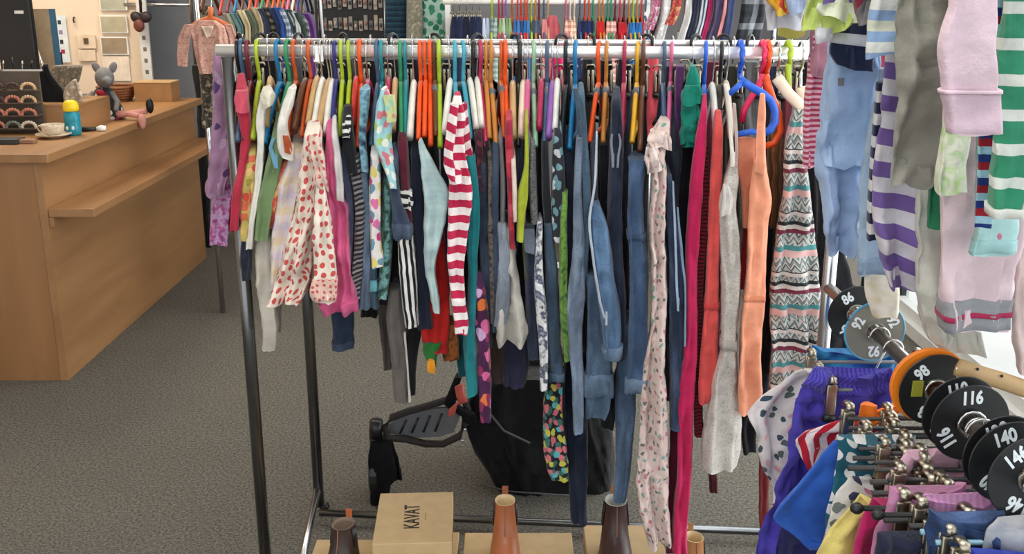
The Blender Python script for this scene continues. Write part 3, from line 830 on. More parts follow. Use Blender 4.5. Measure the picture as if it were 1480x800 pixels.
G('dotted_blouse', 'cream blouse with red dots and gathered cuff near the left of the rail', 'blouse',
  [(196, 436, 466), (240, 431, 470), (300, 424, 466), (350, 410, 458), (400, 396, 452), (425, 388, 446), (442, 386, 424)], fab((236, 222, 206), 'dots', ((206, 84, 82),), 0.023, dot=.28), off=.255, D=.22, fold=.014, shoulder=.03,
  parts=[('sleeve', [(262, 456, 470), (310, 452, 477), (360, 450, 484), (400, 452, 489), (425, 447, 490), (438, 456, 485)], fab((236, 222, 206), 'dots', ((206, 84, 82),), 0.023, dot=.28), dict(D=.06, dy=-.03)),
         ('frill', [(196, 446, 462), (225, 445, 470), (255, 450, 474), (275, 462, 472)], fab((226, 200, 184), 'dots', ((206, 84, 82),), 0.018, dot=.24), dict(D=.03, dy=-.035, fold=.01, fw=.02)),
         ('gathered_cuff', ('sleeve', 404, 436), fab((222, 186, 172), 'dots', ((196, 84, 82),), 0.014, dot=.24, bump=.8))])
G('pink_jacket', 'bright pink quilted jacket beside the red dotted blouse', 'jacket',
  [(196, 470, 483), (290, 468, 496), (300, 468, 504), (350, 470, 507), (400, 474, 513), (438, 462, 517), (455, 476, 514)], fab((214, 96, 142)), off=.225, D=.26, fold=.01, shoulder=.04,
  parts=[('hem_band', ('body', 436, 454), fab((206, 88, 134)))])
G('white_vest', 'plain white vest top between the pink jacket and striped sleeve', 'top', [(196, 478, 488), (240, 482, 494), (292, 484, 497)], fab((214, 210, 208)), off=.24, D=.2, shoulder=.05)
G('flared_jeans', 'dark blue jeans leg hanging below the pink jacket', 'jeans', [(400, 478, 510), (455, 476, 513), (480, 477, 513), (505, 479, 511)], den(44, 60, 88), off=.1, D=.1,
  parts=[('hem', ('body', 494, 505), den(60, 78, 106))])
G('zip_tee', 'black top with striped cuff next to the white vest', 'top', [(178, 492, 510), (210, 494, 514), (250, 502, 519)], fab((24, 24, 30)), off=.2, D=.18, shoulder=.05,
  parts=[('striped_cuff', [(168, 500, 508), (182, 497, 508), (200, 494, 506)], fab((220, 220, 216), 'h', ((30, 30, 34),), 0.016), dict(D=.03))])
G('chunky_knit', 'grey and black ribbed knit top right of the pink jacket', 'jumper', [(228, 502, 522), (300, 510, 528), (370, 510, 528), (432, 503, 521)], fab((150, 148, 146), 'h', ((44, 44, 50), (120, 118, 118), (34, 34, 40)), 0.022, ang=14), off=.19, shoulder=.04)
G('slate_tee', 'slate blue top beside the ribbed knit', 'top', [(225, 488, 503), (300, 498, 512), (380, 500, 512)], fab((86, 92, 118)), off=.17, shoulder=.04)
G('faded_denim_skirt', 'faded light denim skirt panel left of the pink flowered top', 'skirt', [(250, 520, 533), (330, 522, 538), (400, 521, 538), (447, 515, 536)], den(108, 134, 162), off=.18)
G('pink_flower_tee', 'white top with large pink flowers in the left half of the rail', 'top', [(225, 534, 549), (300, 533, 552), (350, 534, 552), (388, 534, 556)], fab((232, 226, 220), 'floral', ((206, 66, 130), (226, 120, 170), (222, 206, 120), (110, 150, 170)), 0.028, dot=.42), off=.21, D=.2, shoulder=.04)
G('patched_jeans', 'blue patched denim hem below the pink flowered top', 'jeans', [(370, 530, 548), (410, 532, 546), (446, 525, 548)], den(84, 116, 146), off=.16, D=.15,
  parts=[('patch', ('body', 404, 420), fab((120, 190, 200)))])
G('aqua_flower_blouse', 'pale aqua blouse with small coloured flowers, its collar spread over the hangers', 'blouse',
  [(130, 550, 562), (160, 542, 572), (200, 540, 567), (235, 550, 570), (262, 560, 573), (274, 566, 573)], fab((164, 214, 220), 'floral', ((220, 130, 140), (170, 200, 110), (240, 240, 230)), 0.024, dot=.36), off=.22, D=.1,
  parts=[('rolled_collar', [(138, 552, 571), (155, 556, 573), (176, 560, 572)], fab((196, 206, 150), 'floral', ((206, 140, 120), (150, 200, 190)), 0.02), dict(D=.03, dy=-.012))])
G('navy_floral_shirt', 'navy shirt with a pale patterned placket beside the aqua blouse', 'shirt', [(130, 518, 536), (165, 519, 533), (200, 517, 530), (250, 520, 533)], fab((60, 76, 104), 'mottle', ((130, 180, 196), (40, 50, 76)), 0.03), off=.2, D=.15)
G('teal_fringe_tee', 'teal and green printed top with ragged hem under the aqua blouse', 'top', [(262, 552, 567), (330, 550, 568), (390, 549, 566), (432, 546, 561)], fab((84, 140, 146), 'mottle', ((130, 180, 180), (70, 110, 90), (40, 70, 80)), 0.02), off=.17, D=.2, shoulder=.04)
G('denim_jacket', 'dark denim jacket sleeve with cuff above the black striped trousers', 'jacket', [(232, 564, 576), (270, 560, 578), (310, 566, 590), (334, 566, 598), (347, 570, 596)], den(62, 80, 108), off=.21, D=.12, shoulder=.05,
  parts=[('cuff', ('body', 324, 346), den(74, 92, 120))])
G('maroon_jumper', 'maroon jumper with striped cuffs above the denim jacket sleeve', 'jumper', [(205, 574, 590), (240, 574, 592), (280, 578, 594), (322, 580, 597)], fab((96, 26, 46)), off=.19, shoulder=.05,
  parts=[('striped_cuff', [(276, 576, 597), (292, 577, 599), (304, 577, 595)], fab((222, 220, 214), 'h', ((30, 28, 34),), 0.02, ang=-10), dict(D=.05))])
G('striped_trousers', 'black and white vertically striped trousers in the left half', 'trousers', [(325, 574, 597), (380, 572, 601), (430, 577, 604), (474, 584, 607)], fab((226, 224, 220), 'v', ((24, 24, 28),), 0.0145, ang=2), off=.2, D=.12, fold=.004)
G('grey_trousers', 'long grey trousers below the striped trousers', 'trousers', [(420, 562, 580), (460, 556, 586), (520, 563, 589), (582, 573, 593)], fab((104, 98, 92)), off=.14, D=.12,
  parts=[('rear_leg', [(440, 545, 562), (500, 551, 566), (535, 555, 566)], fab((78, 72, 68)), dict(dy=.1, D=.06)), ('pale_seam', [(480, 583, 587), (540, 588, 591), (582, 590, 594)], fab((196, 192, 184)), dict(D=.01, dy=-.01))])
G('black_leggings', 'narrow black leggings right of the long grey trousers', 'leggings', [(330, 598, 618), (420, 596, 622), (475, 586, 612), (530, 586, 602), (572, 589, 601)], fab((18, 19, 24)), off=.13, D=.16)
G('navy_cardigan', 'navy cardigan behind the pale mint trousers', 'cardigan', [(222, 592, 606), (330, 596, 615), (420, 598, 622), (476, 600, 630)], fab((32, 38, 56)), off=.165, shoulder=.05)
G('mint_trousers', 'pale mint checked trousers swinging forward left of the red striped onesie', 'trousers', [(206, 604, 612), (245, 607, 634), (275, 609, 649), (315, 610, 645), (350, 612, 637), (390, 614, 630), (430, 622, 635), (452, 629, 638)], fab((178, 204, 204), 'plaid', ((190, 214, 212), (166, 192, 194)), 0.04), off=.22, D=.08)
G('red_elf_dress', 'long red costume dress with a green and orange tasselled hem', 'dress', [(345, 628, 644), (420, 622, 650), (470, 606, 652), (512, 612, 650)], fab((186, 32, 28)), off=.15, D=.2,
  parts=[('green_hem', [(498, 610, 640), (510, 610, 636), (522, 616, 632), (532, 620, 630)], fab((40, 110, 46), bump=.9), dict(D=.08, fold=.007, fw=.02)), ('orange_tassel', [(521, 617, 628), (531, 616, 630), (539, 620, 626)], fab((226, 150, 30)), dict(D=.02, dy=-.02)),
         ('rust_hem', [(470, 642, 662), (500, 636, 664), (522, 646, 660)], fab((128, 62, 30), 'mottle', ((160, 90, 40), (60, 40, 26)), 0.03), dict(D=.08, dy=.02))])
cand = fab((238, 228, 226), 'h', ((186, 34, 72),), 0.034, var=.06)
G('striped_onesie', 'red and white striped onesie hanging in front at left of centre', 'onesie', [(142, 654, 668), (170, 647, 674), (205, 643, 672), (240, 640, 676), (262, 648, 682), (300, 646, 681), (345, 646, 676), (400, 649, 672), (440, 653, 674), (472, 655, 677), (486, 659, 671)], cand, off=.24, D=.1, shoulder=.015, fold=.008,
  parts=[('rear_sleeve', [(150, 667, 676), (190, 669, 680), (232, 671, 685)], fab((226, 206, 206), 'h', ((166, 30, 64),), 0.03, ang=25), dict(dy=.05, D=.05)),
         ('front_sleeve', [(150, 650, 664), (190, 645, 660), (225, 641, 655), (250, 644, 660), (266, 654, 668)], fab((238, 228, 226), 'h', ((186, 34, 72),), 0.034, ang=-18), dict(dy=-.03, D=.05))])
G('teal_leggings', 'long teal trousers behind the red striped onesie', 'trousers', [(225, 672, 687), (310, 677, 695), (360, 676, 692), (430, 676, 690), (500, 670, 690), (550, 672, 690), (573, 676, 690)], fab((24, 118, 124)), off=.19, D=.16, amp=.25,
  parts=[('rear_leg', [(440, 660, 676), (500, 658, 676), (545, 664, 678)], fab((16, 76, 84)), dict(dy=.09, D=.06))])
G('flower_leggings', 'plum leggings with big pink and orange flowers left of centre', 'leggings', [(396, 684, 698), (450, 686, 707), (520, 688, 709), (580, 692, 711), (612, 696, 711)], fab((78, 34, 74), 'floral', ((222, 110, 160), (226, 120, 60), (206, 170, 210), (150, 50, 90)), 0.034, dot=.42), off=.18, D=.12)
for a in (('berry_tee', 'dark berry top with lace right of the teal trousers', 'top', [(195, 686, 698), (240, 687, 702), (275, 690, 700)], fab((90, 30, 50), 'mottle', ((50, 24, 34), (120, 60, 70)), 0.02), .17),
          ('bootcut_jeans', 'narrow dark jeans just right of the teal trousers', 'jeans', [(236, 694, 704), (330, 690, 709), (420, 694, 712), (505, 700, 713)], den(44, 56, 82), .165),
          ('camo_trousers', 'dark patterned trousers with a chain trim next to the dark jeans', 'trousers', [(220, 704, 712), (320, 704, 716), (400, 706, 717), (470, 708, 718)], fab((66, 62, 60), 'mottle', ((110, 100, 90), (36, 36, 40)), 0.015), .17),
          ('slim_jeans', 'slim mid blue jeans left of the pale grey shorts', 'jeans', [(210, 711, 721), (300, 710, 722), (400, 712, 722), (480, 712, 722)], den(60, 82, 112), .175),
          ('red_vest', 'red and pink vest hanging above the pale grey shorts', 'top', [(178, 730, 742), (240, 729, 744), (300, 733, 744), (362, 738, 746)], fab((186, 50, 66), 'h', ((200, 70, 90), (176, 40, 60), (150, 34, 60)), 0.12), .19),
          ('cream_vest', 'narrow cream vest beside the red vest', 'top', [(232, 738, 746), (280, 740, 748), (320, 742, 748)], fab((216, 196, 184)), .2),
          ('lime_vest', 'lime green vest with straps just left of centre', 'top', [(176, 758, 764), (240, 757, 765), (285, 746, 764), (312, 746, 760), (350, 748, 754)], fab((160, 170, 48)), .195)):
    G(a[0], a[1], a[2], a[3], a[4], off=a[5], D=.2, shoulder=.03)
G('pale_shorts', 'pale grey long shorts with a light denim front at the middle of the rail', 'shorts', [(330, 722, 744), (380, 718, 748), (430, 716, 754), (470, 714, 763), (490, 716, 764), (499, 720, 758)], fab((186, 182, 172)), off=.18, D=.2, fold=.012,
  parts=[('denim_front', [(325, 718, 732), (370, 718, 737), (430, 716, 738), (470, 714, 734)], den(140, 152, 166), dict(D=.05))])
G('plum_shorts', 'dusky navy shorts hanging below the pale grey ones', 'shorts', [(470, 722, 768), (530, 724, 766), (560, 726, 758)], fab((46, 46, 68)), off=.1, D=.2)
G('brown_leg', 'dull brown trousers behind the plum flowered leggings', 'trousers', [(470, 704, 726), (520, 704, 728), (556, 706, 728)], fab((66, 50, 48)), off=.1, D=.12)
for a in (('velvet_tee', 'black velvet top right of the berry top', 'top', [(205, 699, 708), (300, 700, 712), (380, 700, 712), (430, 702, 711)], fab((26, 24, 30)), .16),
          ('marl_vest', 'grey marl vest edge beside the slim mid blue jeans', 'top', [(200, 720, 728), (270, 722, 731), (330, 722, 730)], fab((118, 118, 120)), .165),
          ('ink_vest', 'ink blue vest behind the lime vest', 'top', [(205, 748, 757), (280, 747, 758), (340, 750, 762)], fab((36, 42, 64)), .15),
          ('pewter_tee', 'pewter grey lurex top left of the scribble leggings', 'top', [(205, 766, 775), (270, 764, 776), (325, 766, 778)], fab((84, 84, 88), 'mottle', ((130, 130, 130), (50, 50, 54)), .006), .165),
          ('black_vest', 'black ribbed vest between the straight jeans and leaf print blouse', 'top', [(205, 782, 793), (280, 783, 796), (335, 786, 797)], fab((24, 26, 32), 'v', ((44, 46, 52),), .006), .16),
          ('midnight_vest', 'midnight blue vest right of the leaf print blouse', 'top', [(205, 814, 826), (300, 818, 828), (420, 816, 828)], fab((30, 38, 58)), .15),
          ('smoke_jeans', 'smoke grey jeans edge beside the strapped dungarees', 'jeans', [(205, 852, 862), (300, 854, 866), (400, 862, 872)], den(64, 74, 92), .15)):
    G(a[0], a[1], a[2], a[3], a[4], off=a[5], D=.2, shoulder=.03)
G('capri_jeans', 'dark capri jeans with a faded pocket right of the lime vest', 'jeans', [(326, 756, 774), (400, 758, 778), (470, 760, 779), (522, 764, 782)], den(48, 58, 84), off=.17, D=.2,
  parts=[('pocket', [(332, 756, 773), (350, 757, 775), (366, 759, 775)], den(112, 124, 144), dict(D=.03))])
G('olive_trousers', 'olive green trousers with a knotted hem near the middle', 'trousers', [(300, 752, 760), (400, 757, 766), (460, 764, 776), (500, 763, 773), (520, 766, 776)], fab((112, 112, 52)), off=.15, D=.12)
G('sketch_leggings', 'white leggings with navy scribble print near the middle', 'leggings', [(320, 776, 785), (390, 772, 785), (430, 772, 788), (480, 776, 793), (520, 780, 794), (566, 781, 791)], fab((206, 206, 210), 'mottle', ((226, 226, 226), (54, 60, 90), (150, 154, 170)), 0.022), off=.2, D=.1)
G('straight_jeans', 'straight blue jeans left of the green mottled leggings', 'jeans', [(325, 786, 798), (390, 787, 806), (480, 790, 812), (552, 796, 817)], den(62, 88, 116), off=.18, D=.16,
  parts=[('hem', ('body', 541, 551), den(80, 106, 134))])
G('leaf_blouse', 'dark blouse with white leaf print at the middle of the rail', 'blouse', [(195, 800, 814), (250, 796, 818), (300, 794, 816), (352, 802, 814)], fab((44, 46, 54), 'floral', ((196, 200, 204), (110, 150, 160)), 0.026, dot=.34), off=.18, shoulder=.05)
G('green_leggings', 'green mottled leggings at the middle of the rail', 'leggings', [(278, 812, 822), (350, 808, 821), (430, 808, 821), (522, 815, 826)], fab((84, 128, 50), 'mottle', ((120, 160, 70), (60, 100, 44)), 0.02), off=.19, D=.12)
G('meadow_leggings', 'black leggings with dense teal and yellow flowers hanging low at the middle', 'leggings', [(520, 790, 816), (600, 784, 815), (655, 783, 820), (684, 790, 822), (697, 802, 821)], fab((26, 32, 38), 'floral', ((90, 170, 176), (196, 190, 80), (206, 110, 120), (60, 110, 100)), 0.017, dot=.5), off=.14, D=.12)
G('acid_jeans', 'pale acid-wash jeans hanging long at right of centre', 'jeans', [(200, 832, 843), (290, 828, 842), (360, 826, 846), (430, 820, 846), (500, 820, 842), (560, 824, 845), (627, 828, 846)], den(126, 146, 172), off=.2, D=.14)
G('strap_dungarees', 'mid blue denim dungarees with crossed straps right of centre', 'dungarees', [(142, 834, 846), (200, 837, 850), (260, 838, 854), (330, 841, 855), (402, 838, 851)], den(82, 116, 144), off=.18, D=.2, shoulder=.04,
  parts=[('strap', [(128, 828, 836), (160, 832, 839), (196, 836, 841)], den(70, 96, 120), dict(D=.02, dy=-.015))])
G('cuffed_shorts', 'blue denim shorts with turned-up cuffs in the right half of the rail', 'shorts', [(398, 846, 866), (450, 846, 873), (510, 846, 884), (560, 845, 888), (588, 846, 884), (606, 850, 866)], den(84, 112, 144), off=.18, D=.18,
  parts=[('turned_cuff', ('body', 542, 574), den(100, 128, 158), dict(grow=.005))])
G('open_dungarees', 'bright blue dungarees with an open side and white stitching', 'dungarees', [(298, 852, 868), (340, 853, 882), (400, 860, 889), (460, 866, 897), (508, 871, 898), (522, 876, 896)], den(92, 132, 176), off=.21, D=.16,
  parts=[('side_edge', [(190, 861, 864), (260, 858, 862), (320, 850, 854), (370, 855, 859), (430, 864, 868), (470, 874, 878)], fab((178, 186, 196)), dict(D=.012, dy=-.006)), ('turned_cuff', ('body', 504, 521), den(110, 140, 174), dict(grow=.005))])
G('indigo_jeans', 'long dark indigo jeans hanging lowest at right of centre', 'jeans', [(520, 815, 850), (620, 817, 851), (700, 822, 852), (760, 829, 851)], den(30, 42, 72), off=.08, D=.12)
G('night_jeans', 'dark navy jeans with a keyhole strap loop under the tan hanger', 'jeans', [(148, 884, 900), (200, 881, 902), (260, 878, 901), (350, 878, 902), (450, 882, 906), (522, 886, 906)], den(38, 50, 78), off=.17, D=.2, shoulder=.04,
  parts=[('strap_loop', [(194, 883, 886), (206, 881, 885), (224, 883, 887), (242, 884, 888)], fab((130, 138, 148)), dict(D=.01)), ('strap_edge', [(194, 893, 896), (206, 895, 899), (224, 892, 896), (242, 891, 895)], fab((130, 138, 148)), dict(D=.01))])
G('blue_dungarees', 'mid blue denim dungarees with a turned hem at right of centre', 'dungarees', [(232, 906, 936), (255, 908, 933), (320, 906, 932), (400, 908, 937), (470, 910, 939), (535, 906, 937), (570, 903, 931)], den(64, 96, 138), off=.21, D=.14,
  parts=[('turned_hem', ('body', 549, 569), den(104, 130, 160), dict(grow=.005)), ('waist_seam', ('body', 338, 348), den(52, 80, 118))])
G('washed_jeans', 'long washed blue jeans hanging behind the brown boot', 'jeans', [(470, 893, 928), (560, 888, 922), (620, 890, 919), (680, 888, 912), (727, 885, 906)], den(88, 118, 154), off=.14, D=.12)
G('black_denim', 'black jeans filling the gap between the blue dungarees and open dungarees', 'jeans', [(210, 864, 880), (320, 868, 884), (400, 884, 900), (520, 896, 908), (620, 866, 888)], den(20, 24, 34), off=.1, D=.16)
G('rose_dress', 'long cream dress with rose print and frilled neck on the right half', 'dress', [(178, 952, 970), (200, 938, 971), (225, 932, 962), (250, 940, 966), (300, 938, 963), (350, 938, 963), (420, 940, 966), (480, 938, 963), (560, 927, 964), (640, 922, 966), (700, 918, 967), (755, 926, 968), (792, 948, 965)], fab((214, 192, 184), 'floral', ((190, 120, 134), (120, 160, 150), (110, 110, 110), (206, 160, 160)), 0.019, dot=.24), off=.22, D=.16, fold=.01,
  parts=[('neck_frill', [(190, 938, 968), (205, 934, 972), (216, 944, 974)], fab((228, 206, 198), bump=.8), dict(D=.08, fold=.012, fw=.018)), ('arm_frill', [(214, 932, 952), (232, 930, 958), (250, 938, 956)], fab((232, 214, 208), bump=.8), dict(D=.04, fold=.01, fw=.02))])
G('bib_dungarees', 'dark blue bib dungarees with pale seams next to the rose dress', 'dungarees', [(255, 962, 972), (330, 964, 980), (400, 966, 989), (480, 966, 991), (560, 966, 989), (622, 968, 987)], den(54, 74, 108), off=.2, D=.16,
  parts=[('seam', [(262, 971, 974), (340, 974, 978), (400, 976, 980), (450, 980, 983)], fab((150, 166, 186)), dict(D=.01)), ('side_seam', [(300, 978, 981), (370, 984, 988), (420, 989, 992), (500, 988, 991)], fab((120, 140, 164)), dict(D=.01))])
G('ruffle_dress', 'emerald green tiered ruffle dress on the right half of the rail', 'dress', [(96, 998, 1006), (112, 992, 1012), (150, 986, 1015), (190, 984, 1012), (214, 988, 1006)], fab((14, 122, 104)), off=.14, D=.14,
  parts=[('ruffle', [(124 + 28 * i, 989 - i, 1013 - i), (138 + 28 * i, 983 - i, 1017 - i), (152 + 28 * i, 984 - i, 1015 - i)], fab((18, 132, 112), bump=.8), dict(D=.1, fold=.008, fw=.016)) for i in range(3)])
G('violet_wrap', 'dark violet top peeking out left of the green ruffle dress', 'top', [(96, 976, 990), (150, 974, 986), (190, 976, 996), (212, 986, 998)], fab((84, 38, 92)), off=.1, D=.12)
G('black_tights', 'black trousers below the green ruffle dress', 'trousers', [(212, 984, 1004), (300, 980, 998), (400, 982, 994), (470, 986, 996)], fab((20, 22, 28)), off=.08, D=.12)
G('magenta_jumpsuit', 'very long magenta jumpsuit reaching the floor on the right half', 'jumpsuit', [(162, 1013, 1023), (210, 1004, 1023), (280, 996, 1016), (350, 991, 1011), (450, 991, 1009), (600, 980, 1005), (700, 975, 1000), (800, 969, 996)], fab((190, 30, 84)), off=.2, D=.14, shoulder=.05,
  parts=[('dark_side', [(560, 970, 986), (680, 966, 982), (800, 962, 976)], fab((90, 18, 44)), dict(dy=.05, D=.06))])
G('pinstripe_dress', 'wine red dress with fine stripes right of the magenta jumpsuit', 'dress', [(230, 1012, 1026), (300, 1010, 1026), (420, 1004, 1018), (520, 1004, 1016), (632, 1002, 1018)], fab((150, 36, 56), 'h', ((70, 24, 34),), 0.009), off=.15, D=.16, shoulder=.05)
G('coral_shirt', 'coral red long shirt with a button band on the right half', 'shirt', [(186, 1030, 1046), (240, 1026, 1046), (330, 1023, 1043), (420, 1017, 1041), (500, 1013, 1041), (560, 1009, 1039), (584, 1009, 1031)], fab((214, 80, 76)), off=.2, D=.16, shoulder=.05,
  parts=[('waist_seam', ('body', 440, 449), fab((190, 62, 60)), dict(grow=.002))])
G('grey_romper', 'pale grey marl sleeveless romper with white straps on the right half', 'romper', [(232, 1056, 1067), (270, 1044, 1069), (300, 1039, 1067), (350, 1040, 1071), (430, 1042, 1071), (500, 1042, 1067), (560, 1026, 1069), (620, 1016, 1073), (655, 1013, 1073), (682, 1016, 1068)], fab((184, 178, 170), 'mottle', ((204, 198, 190), (170, 164, 156)), 0.006), off=.21, D=.16,
  parts=[('strap', [(122, 1046, 1052), (170, 1052, 1058), (205, 1054, 1060), (240, 1056, 1062)], fab((226, 220, 210)), dict(D=.02)), ('strap', [(150, 1058, 1064), (200, 1062, 1067), (236, 1062, 1067)], fab((206, 196, 188)), dict(D=.02, dy=.02)),
         ('fold_flap', [(268, 1044, 1054), (290, 1042, 1062), (312, 1040, 1052)], fab((206, 200, 194)), dict(D=.03, dy=-.02)), ('waistband', ('body', 492, 505), fab((168, 162, 154)))])
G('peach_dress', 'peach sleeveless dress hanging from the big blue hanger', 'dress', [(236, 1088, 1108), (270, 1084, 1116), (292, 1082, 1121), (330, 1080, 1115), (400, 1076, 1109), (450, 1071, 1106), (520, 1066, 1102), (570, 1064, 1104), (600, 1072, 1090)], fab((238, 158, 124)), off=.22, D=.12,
  parts=[('strap', [(136, 1098, 1106), (180, 1094, 1107), (250, 1090, 1108)], fab((240, 160, 126)), dict(D=.03)), ('back_panel', [(200, 1064, 1096), (230, 1062, 1094), (280, 1068, 1090), (330, 1072, 1088)], fab((214, 134, 104)), dict(dy=.06, D=.03)), ('waist_seam', ('body', 428, 436), fab((214, 132, 98)), dict(grow=.0015))])  # back_panel is a darker peach: its shade is put into the cloth colour
G('scarlet_vest', 'scarlet top hidden behind the peach dress', 'top', [(240, 1078, 1090), (330, 1074, 1086), (420, 1068, 1080)], fab((206, 50, 44)), off=.12, D=.1)
G('zigzag_dress', 'zigzag patterned dress in teal, pink and grey at the right of the rail', 'dress', [(163, 1146, 1164), (210, 1134, 1166), (260, 1130, 1170), (330, 1122, 1179), (400, 1114, 1186), (480, 1108, 1193), (565, 1108, 1182)], fab((206, 196, 190), 'zig', ((34, 38, 42), (70, 132, 134), (150, 186, 180), (110, 40, 60), (206, 164, 160)), 0.027), off=.17, D=.16, fold=.009, shoulder=.03)
G('khaki_skirt', 'khaki and rust striped skirt left of the zigzag dress', 'skirt', [(150, 1116, 1130), (210, 1110, 1132), (300, 1108, 1128), (400, 1104, 1116)], fab((120, 92, 62), 'v', ((164, 104, 56), (90, 70, 50)), 0.02), off=.06, D=.14)
G('black_trousers', 'black trousers right of the zigzag dress under the pale blue pyjamas', 'trousers', [(240, 1178, 1204), (330, 1182, 1216), (420, 1184, 1236), (520, 1180, 1236), (620, 1176, 1226)], fab((20, 21, 26)), Y=2.3, D=.12)
G('navy_slacks', 'dark navy trousers between the peach dress and the zigzag dress', 'trousers', [(330, 1104, 1120), (450, 1096, 1116), (540, 1098, 1114), (600, 1090, 1112)], fab((30, 34, 44)), off=.08, D=.14)
G('brick_trousers', 'narrow brick red trousers seen low between the racks at right', 'trousers', [(560, 1096, 1118), (660, 1096, 1114), (770, 1098, 1112)], fab((110, 36, 34)), off=.02, D=.1)
G('black_shirt_end', 'black shirt tail beside the grey romper hem', 'shirt', [(520, 1070, 1092), (600, 1070, 1096), (655, 1078, 1092)], fab((18, 18, 22)), off=.04, D=.1)
G('wine_leg', 'short wine red legging end below the grey romper', 'leggings', [(600, 1022, 1040), (690, 1024, 1038), (712, 1025, 1037)], fab((72, 22, 30)), off=.02, D=.06)

# ------------------------------------------------------------------ darker clothes on the rear rail, seen through the gaps
rear = [
 (352, 'charcoal jumper', 'jumper', (44, 44, 50), 100, 300), (388, 'black leggings', 'leggings', (20, 20, 24), 102, 330), (424, 'grey pullover', 'jumper', (84, 84, 88), 98, 310), (470, 'black skirt', 'skirt', (22, 22, 26), 100, 300),
 (500, 'midnight trousers', 'trousers', (28, 32, 48), 100, 420), (536, 'black trousers', 'trousers', (18, 19, 24), 102, 460), (566, 'black jeans', 'jeans', (24, 26, 34), 100, 500), (596, 'ink trousers', 'trousers', (26, 28, 40), 100, 455),
 (622, 'black waistcoat', 'waistcoat', (22, 22, 26), 104, 440), (648, 'navy jumper', 'jumper', (30, 34, 54), 100, 420), (676, 'black blouse', 'blouse', (20, 21, 27), 102, 440), (702, 'dark plum top', 'top', (46, 24, 36), 100, 420),
 (730, 'black trousers', 'trousers', (19, 20, 26), 100, 480), (754, 'ink jeans', 'jeans', (28, 34, 52), 104, 520), (780, 'black leggings', 'leggings', (17, 18, 24), 130, 480), (806, 'hot pink top', 'top', (226, 50, 112), 92, 190),
 (826, 'dark denim skirt', 'skirt', (36, 46, 66), 104, 560), (850, 'charcoal trousers', 'trousers', (38, 40, 46), 100, 540), (876, 'black trousers', 'trousers', (20, 22, 30), 102, 560), (902, 'midnight jeans', 'jeans', (30, 38, 58), 100, 480),
 (926, 'black trousers', 'trousers', (18, 20, 28), 100, 560), (944, 'coral knit', 'jumper', (214, 84, 96), 92, 205), (972, 'navy jeans', 'jeans', (28, 34, 54), 110, 580), (1000, 'black dress', 'dress', (20, 20, 26), 150, 500),
 (1030, 'maroon dress', 'dress', (92, 26, 44), 104, 540), (1060, 'dark olive skirt', 'skirt', (50, 48, 40), 110, 430), (1088, 'grey check skirt', 'skirt', (96, 96, 98), 104, 330), (1118, 'navy trousers', 'trousers', (30, 36, 58), 110, 520), (1142, 'maroon cardigan', 'cardigan', (106, 40, 52), 140, 330), (1170, 'black jacket', 'jacket', (22, 22, 26), 104, 520)]
REAR_NEAR = {}
gl = [(o, at) for o in ()]
near_words = ['the lilac tulle dress', 'the sage green top', 'the white cardigan', 'the red dotted blouse', 'the slate blue top', 'the pink flowered top', 'the aqua blouse', 'the maroon jumper', 'the orange hangers', 'the pale mint trousers', 'the red striped onesie', 'the berry top',
 'the red vest', 'the lime vest', 'the scribble leggings', 'the leaf print blouse', 'the acid-wash jeans', 'the crossed strap dungarees', 'the open dungarees', 'the keyhole loop jeans', 'the turned hem dungarees', 'the rose dress', 'the bib dungarees', 'the green ruffle dress',
 'the coral red shirt', 'the grey romper', 'the peach dress', 'the khaki skirt', 'the zigzag dress', 'the right end of the rail']
for (px, nm, cat, c, y0, y1), nw in zip(rear, near_words):
    w = 13 if 600 < px < 960 else 16
    rows = [(y0 - 14, px - w * .7, px + w * .7), (y0 + 30, px - w * .9, px + w * .9), ((y0 + y1) / 2, px - w, px + w), (y1, px - w * .9, px + w * .8)]
    m = den(*c) if cat == 'jeans' else fab(c)
    X, Yr = on_rail(px, y0, railB)
    garment(nm.split()[-1].replace('knit', 'jumper').replace('top', 'tee'), '%s on the rear rail, seen behind %s' % (nm, nw), cat, rows, m, Y=Yr - .1, D=.2, step=26)
    X, Yr = on_rail(px, 62, railB)
    hanger('clip', 'black', X, Yr, RAIL_Z + 0.0, 0.0, 'clip hanger on the rear rail with the %s behind %s' % (nm, nw.replace('the crossed strap', 'strapped').replace('the ', '', 1)), r=.0175)

